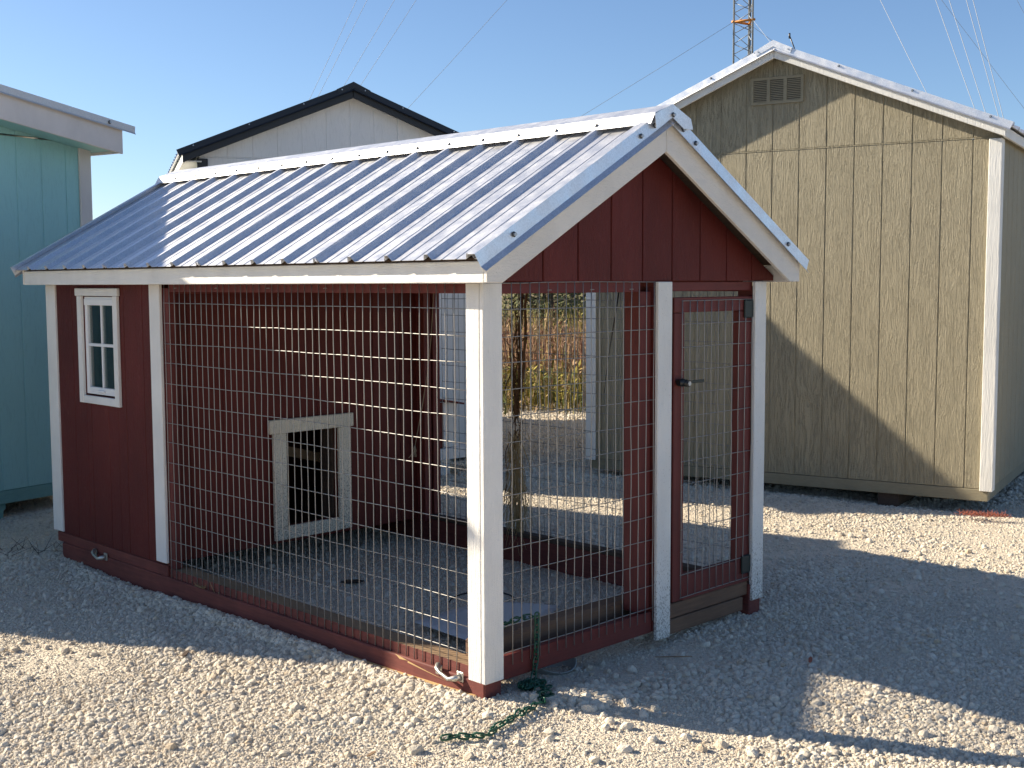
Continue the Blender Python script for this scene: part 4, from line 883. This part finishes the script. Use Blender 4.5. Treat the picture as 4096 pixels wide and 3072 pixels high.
# ================================================================== vegetation
def cam_xy(depth, lat): 
    f = Vector((CF.x, CF.y)).normalized(); r_ = Vector((CR.x, CR.y)).normalized(); return CP.x + f.x * depth + r_.x * lat, CP.y + f.y * depth + r_.y * lat
M_g = [mat('grass_red', (0.27, 0.135, 0.085), 0.9), mat('grass_tan', (0.38, 0.25, 0.14), 0.9), mat('grass_yellow', (0.30, 0.25, 0.045), 0.9), mat('grass_green', (0.085, 0.105, 0.022), 0.9), mat('grass_pale', (0.42, 0.31, 0.14), 0.9)]
def blades(n, dmin, dmax, latmin, latmax, hmin, hmax, w, mix, seed, leafy=0.0):
    g = np.random.default_rng(seed); V = []; F = []; MI = []
    d = g.uniform(dmin, dmax, n); la = g.uniform(latmin, latmax, n)
    fx, fy = Vector((CF.x, CF.y)).normalized(); rx, ry = Vector((CR.x, CR.y)).normalized()
    x = CP.x + fx * d + rx * la; y = CP.y + fy * d + ry * la
    h = g.uniform(hmin, hmax, n) * (0.75 + 0.5 * vnoise(x, y, 0.9, 31)); tone = vnoise(x, y, 1.3, seed)
    z = gz(x, y)
    for i in range(n):
        a = g.uniform(0, 6.28); ln = g.normal(0, 0.16) * h[i]; lm = g.normal(0, 0.16) * h[i]; ww = w * g.uniform(0.6, 1.5); cx, cy = math.cos(a) * ww, math.sin(a) * ww
        b = len(V); V += [(x[i] - cx, y[i] - cy, z[i]), (x[i] + cx, y[i] + cy, z[i]), (x[i] + cx * 0.7 + ln * 0.35, y[i] + cy * 0.7 + lm * 0.35, z[i] + h[i] * 0.6), (x[i] - cx * 0.7 + ln * 0.35, y[i] - cy * 0.7 + lm * 0.35, z[i] + h[i] * 0.6), (x[i] + ln, y[i] + lm, z[i] + h[i])]
        F += [(b, b + 1, b + 2, b + 3), (b + 3, b + 2, b + 4)]
        r = g.uniform() * 0.8 + 0.2 * tone[i]; k = 0
        for j, c in enumerate(mix):
            if r <= c: k = j; break
        MI += [k, k]
        if g.uniform() < leafy:
            for q in range(3):
                f = g.uniform(0.25, 0.95); p = np.array([x[i] + ln * f * 0.7, y[i] + lm * f * 0.7, z[i] + h[i] * f]); dv = g.normal(0, 1, 3); dv[2] = abs(dv[2]) * 0.6; dv /= np.linalg.norm(dv); e = np.cross(dv, [0, 0, 1]); e /= np.linalg.norm(e) + 1e-6
                s = g.uniform(0.05, 0.12); b = len(V); V += [tuple(p), tuple(p + dv * s * 0.5 + e * s * 0.16), tuple(p + dv * s), tuple(p + dv * s * 0.5 - e * s * 0.16)]; F.append((b, b + 1, b + 2, b + 3)); MI.append(k)
    return V, F, MI
allV, allF, allM = [], [], []
for args in ((9000, 16.4, 23.0, -6, 7, 0.75, 1.12, 0.006, (0.52, 0.80, 0.84, 0.90, 1.0), 51, 0.5), (5000, 14.9, 16.8, -5, 6, 0.25, 0.62, 0.006, (0.10, 0.24, 0.60, 0.86, 1.0), 52, 0.8), (900, 14.5, 15.2, -5, 6, 0.08, 0.2, 0.006, (0.1, 0.3, 0.5, 0.8, 1.0), 53, 0.2),
             (3500, 22, 29, -8, 9, 0.95, 1.28, 0.010, (0.10, 0.3, 0.60, 0.9, 1.0), 54, 0.5), (6000, 16.6, 23.0, 7, 24, 0.6, 1.15, 0.009, (0.45, 0.72, 0.80, 0.90, 1.0), 56, 0.3), (3000, 23, 30, 9, 30, 0.9, 1.3, 0.014, (0.15, 0.4, 0.60, 0.9, 1.0), 57, 0.3), (700, 10.6, 13.5, -4.3, -2.6, 0.10, 0.28, 0.006, (0.3, 0.6, 0.7, 0.8, 1.0), 55, 0.3)):
    V, F, MI = blades(*args); b = len(allV); allV += V; allF += [tuple(i + b for i in f) for f in F]; allM += MI
pydata('tall_weeds', allV, allF, M_g, None, kind='stuff', midx=allM)

M_leaf = [mat('leaf_olive', (0.12, 0.13, 0.045), 0.85), mat('leaf_grey', (0.19, 0.195, 0.095), 0.85), mat('leaf_dark', (0.045, 0.06, 0.022), 0.85)]
def tree(depth, lat, H, rad, seed, label, dense=11000):
    g = random.Random(seed); x, y = cam_xy(depth, lat); z = gzs(x, y)
    T = thing('tree', label, 'tree', (x, y, z), 'trees beyond the weeds')
    bm = bmesh.new(); add_tube(bm, [(x, y, z - 0.1), (x + 0.05, y, z + H * 0.25), (x + 0.12, y + 0.08, z + H * 0.55), (x + 0.1, y + 0.1, z + H * 0.85)], [0.16, 0.12, 0.07, 0.02], 8)
    tips = []
    for k in range(12):
        a = g.uniform(0, 6.28); f = g.uniform(0.15, 0.6); p0 = Vector((x + 0.06, y, z + H * f)); p1 = p0 + Vector((math.cos(a) * rad * g.uniform(0.5, 0.9), math.sin(a) * rad * g.uniform(0.5, 0.9), H * g.uniform(0.12, 0.35))); add_tube(bm, [p0, p0.lerp(p1, 0.5) + Vector((0, 0, 0.1)), p1], [0.05, 0.035, 0.012], 5); tips.append(p1)
    bm_to('trunk', bm, M_bark, T)
    V, F, MI = [], [], []
    cl_ = [(p, g.uniform(0.25, 0.5) * rad) for p in tips] + [(Vector((x + g.gauss(0, rad * 0.45), y + g.gauss(0, rad * 0.45), z + H * g.uniform(0.08, 0.85))), g.uniform(0.24, 0.45) * rad) for _ in range(34)]
    for k in range(dense):
        c, r = g.choice(cl_); d = Vector((g.gauss(0, 1), g.gauss(0, 1), g.gauss(0, 0.8))).normalized() * r * g.uniform(0.45, 1.05); p = c + d
        e = Vector((g.gauss(0, 1), g.gauss(0, 1), g.gauss(0, 1))).normalized(); f = e.orthogonal().normalized(); s = g.uniform(0.04, 0.10)
        b = len(V); V += [tuple(p), tuple(p + e * s + f * s * 0.4), tuple(p + e * s * 2), tuple(p + e * s - f * s * 0.4)]; F.append((b, b + 1, b + 2, b + 3)); MI.append(g.choice((0, 0, 1, 1, 2)))
    pydata('crown', V, F, M_leaf, T, midx=MI)
tree(33, -1.6, 3.4, 1.7, 1, 'bushy olive green tree behind the weeds, next to the near corner post'); tree(30, 0.9, 3.6, 1.9, 2, 'bushy olive green tree in the middle of the gap behind the weeds')
tree(35, 3.2, 3.8, 2.0, 3, 'bushy olive green tree behind the weeds, beside the olive shed corner'); tree(31, -4.8, 3.2, 1.7, 4, 'small olive green tree behind the pale shed and the weeds'); tree(39, 1.8, 4.4, 2.2, 5, 'farthest and tallest olive green tree behind the weeds', 9000)
# a few dead sprigs in the yard on the left
sg_ = thing('dry_sprig', 'dry brown sprig of weed on the shaded gravel beside the far skid end', 'weed', (-0.15, 4.0, -0.1))
bm = bmesh.new(); g = random.Random(3)
for cx, cy, n_ in ((-0.20, 3.95, 14), (-0.05, 3.80, 16), (-0.42, 4.05, 5)):
    for k in range(n_):
        p = Vector((cx + g.gauss(0, 0.06), cy + g.gauss(0, 0.06), gzs(cx, cy))); add_tube(bm, [p, p + Vector((g.gauss(0, 0.05), g.gauss(0, 0.05), g.uniform(0.01, 0.09)))], [0.002, 0.001], 3)
bm_to('sprig', bm, M_dkwood, sg_)

# ================================================================== radio mast and its guys
TX, TY = 30.65, 19.78; TT = thing('radio_mast', 'tall steel lattice radio mast rising behind the olive shed', 'radio mast', (TX, TY, -0.1))
lr = 0.385; fr_ = math.atan2(CF.y, CF.x)
legs = [Vector((TX + lr * math.cos(fr_ + a), TY + lr * math.sin(fr_ + a), 0)) for a in (R(96), R(206), R(-28))]
ZT = 39.0
for p in legs: tube('leg', [p + Z_ * -0.1, p + Z_ * ZT], 0.035, M_tower, TT, 6)
bay = 0.66
for k in range(int(ZT / bay) + 1):
    bm = bmesh.new(); z = k * bay
    if z + bay > ZT: break
    for i in range(3):
        a, b = legs[i], legs[(i + 1) % 3]
        add_tube(bm, [a + Z_ * z, b + Z_ * (z + bay * 0.5)], 0.014, 4); add_tube(bm, [b + Z_ * (z + bay * 0.5), a + Z_ * (z + bay)], 0.014, 4)
    bm_to('brace', bm, M_tower, TT)
tube('feed_line', [Vector((TX, TY, 0)) + (legs[2] - Vector((TX, TY, 0))) * 1.35 + Z_ * z for z in (0, 10, 20, ZT)], 0.03, mat('cable_blue', (0.02, 0.05, 0.10), 0.4), TT, 6)
for zc in (9.95, 18.8, 26.4, 29.2, 33.7, 35.8):
    bm = bmesh.new()
    for i in range(3): a, b = legs[i], legs[(i + 1) % 3]; d_ = (b - a).normalized(); add_tube(bm, [a - d_ * 0.08 + Z_ * zc, b + d_ * 0.08 + Z_ * zc], 0.04, 4)
    bm_to('collar', bm, M_orange, TT)
anch = {'left': Vector((20.55, 36.93, 0.0)), 'right': Vector((19.69, 5.2, 0.0)), 'far': Vector((60.97, 15.05, 0.0))}
names = ['lowest', 'second', 'third', 'fourth', 'top']
for side, leg in (('left', 0), ('right', 1), ('far', 2)):
    for k, zc in enumerate((9.95, 18.8, 26.4, 29.2, 33.7, 35.8)):
        w_ = {'left': 'falling leftward from the mast above the black roof', 'right': 'falling steeply rightward over the olive roof', 'far': 'falling far behind the olive roof, third side of the mast'}[side]
        q_ = ('lowest', 'second lowest', 'third lowest', 'third highest', 'second highest', 'highest')[k]
        gt = thing('guy_cable', f'{q_} guy cable {w_}', 'cable', tuple(anch[side]), 'guy cables of the radio mast')
        a = legs[leg] + Z_ * zc; b = anch[side]; pts = [a.lerp(b, f) - Z_ * (0.35 * math.sin(math.pi * f)) for f in np.linspace(0, 1, 9)]
        tube('cable', pts, 0.0065, M_guy, gt, 5)
an = thing('weather_vane', 'small dark antenna poking up behind the olive shed ridge', 'antenna', (9.28, 4.58, -0.1))
bm = bmesh.new(); add_tube(bm, [(9.28, 4.58, -0.1), (9.28, 4.58, 4.08), (9.32, 4.54, 4.22), (9.28, 4.58, 4.36)], 0.008, 5); add_tube(bm, [(9.28, 4.58, 4.33), (9.28, 4.58, 4.39)], [0.012, 0.012], 6); bm_to('mast', bm, M_dark, an)
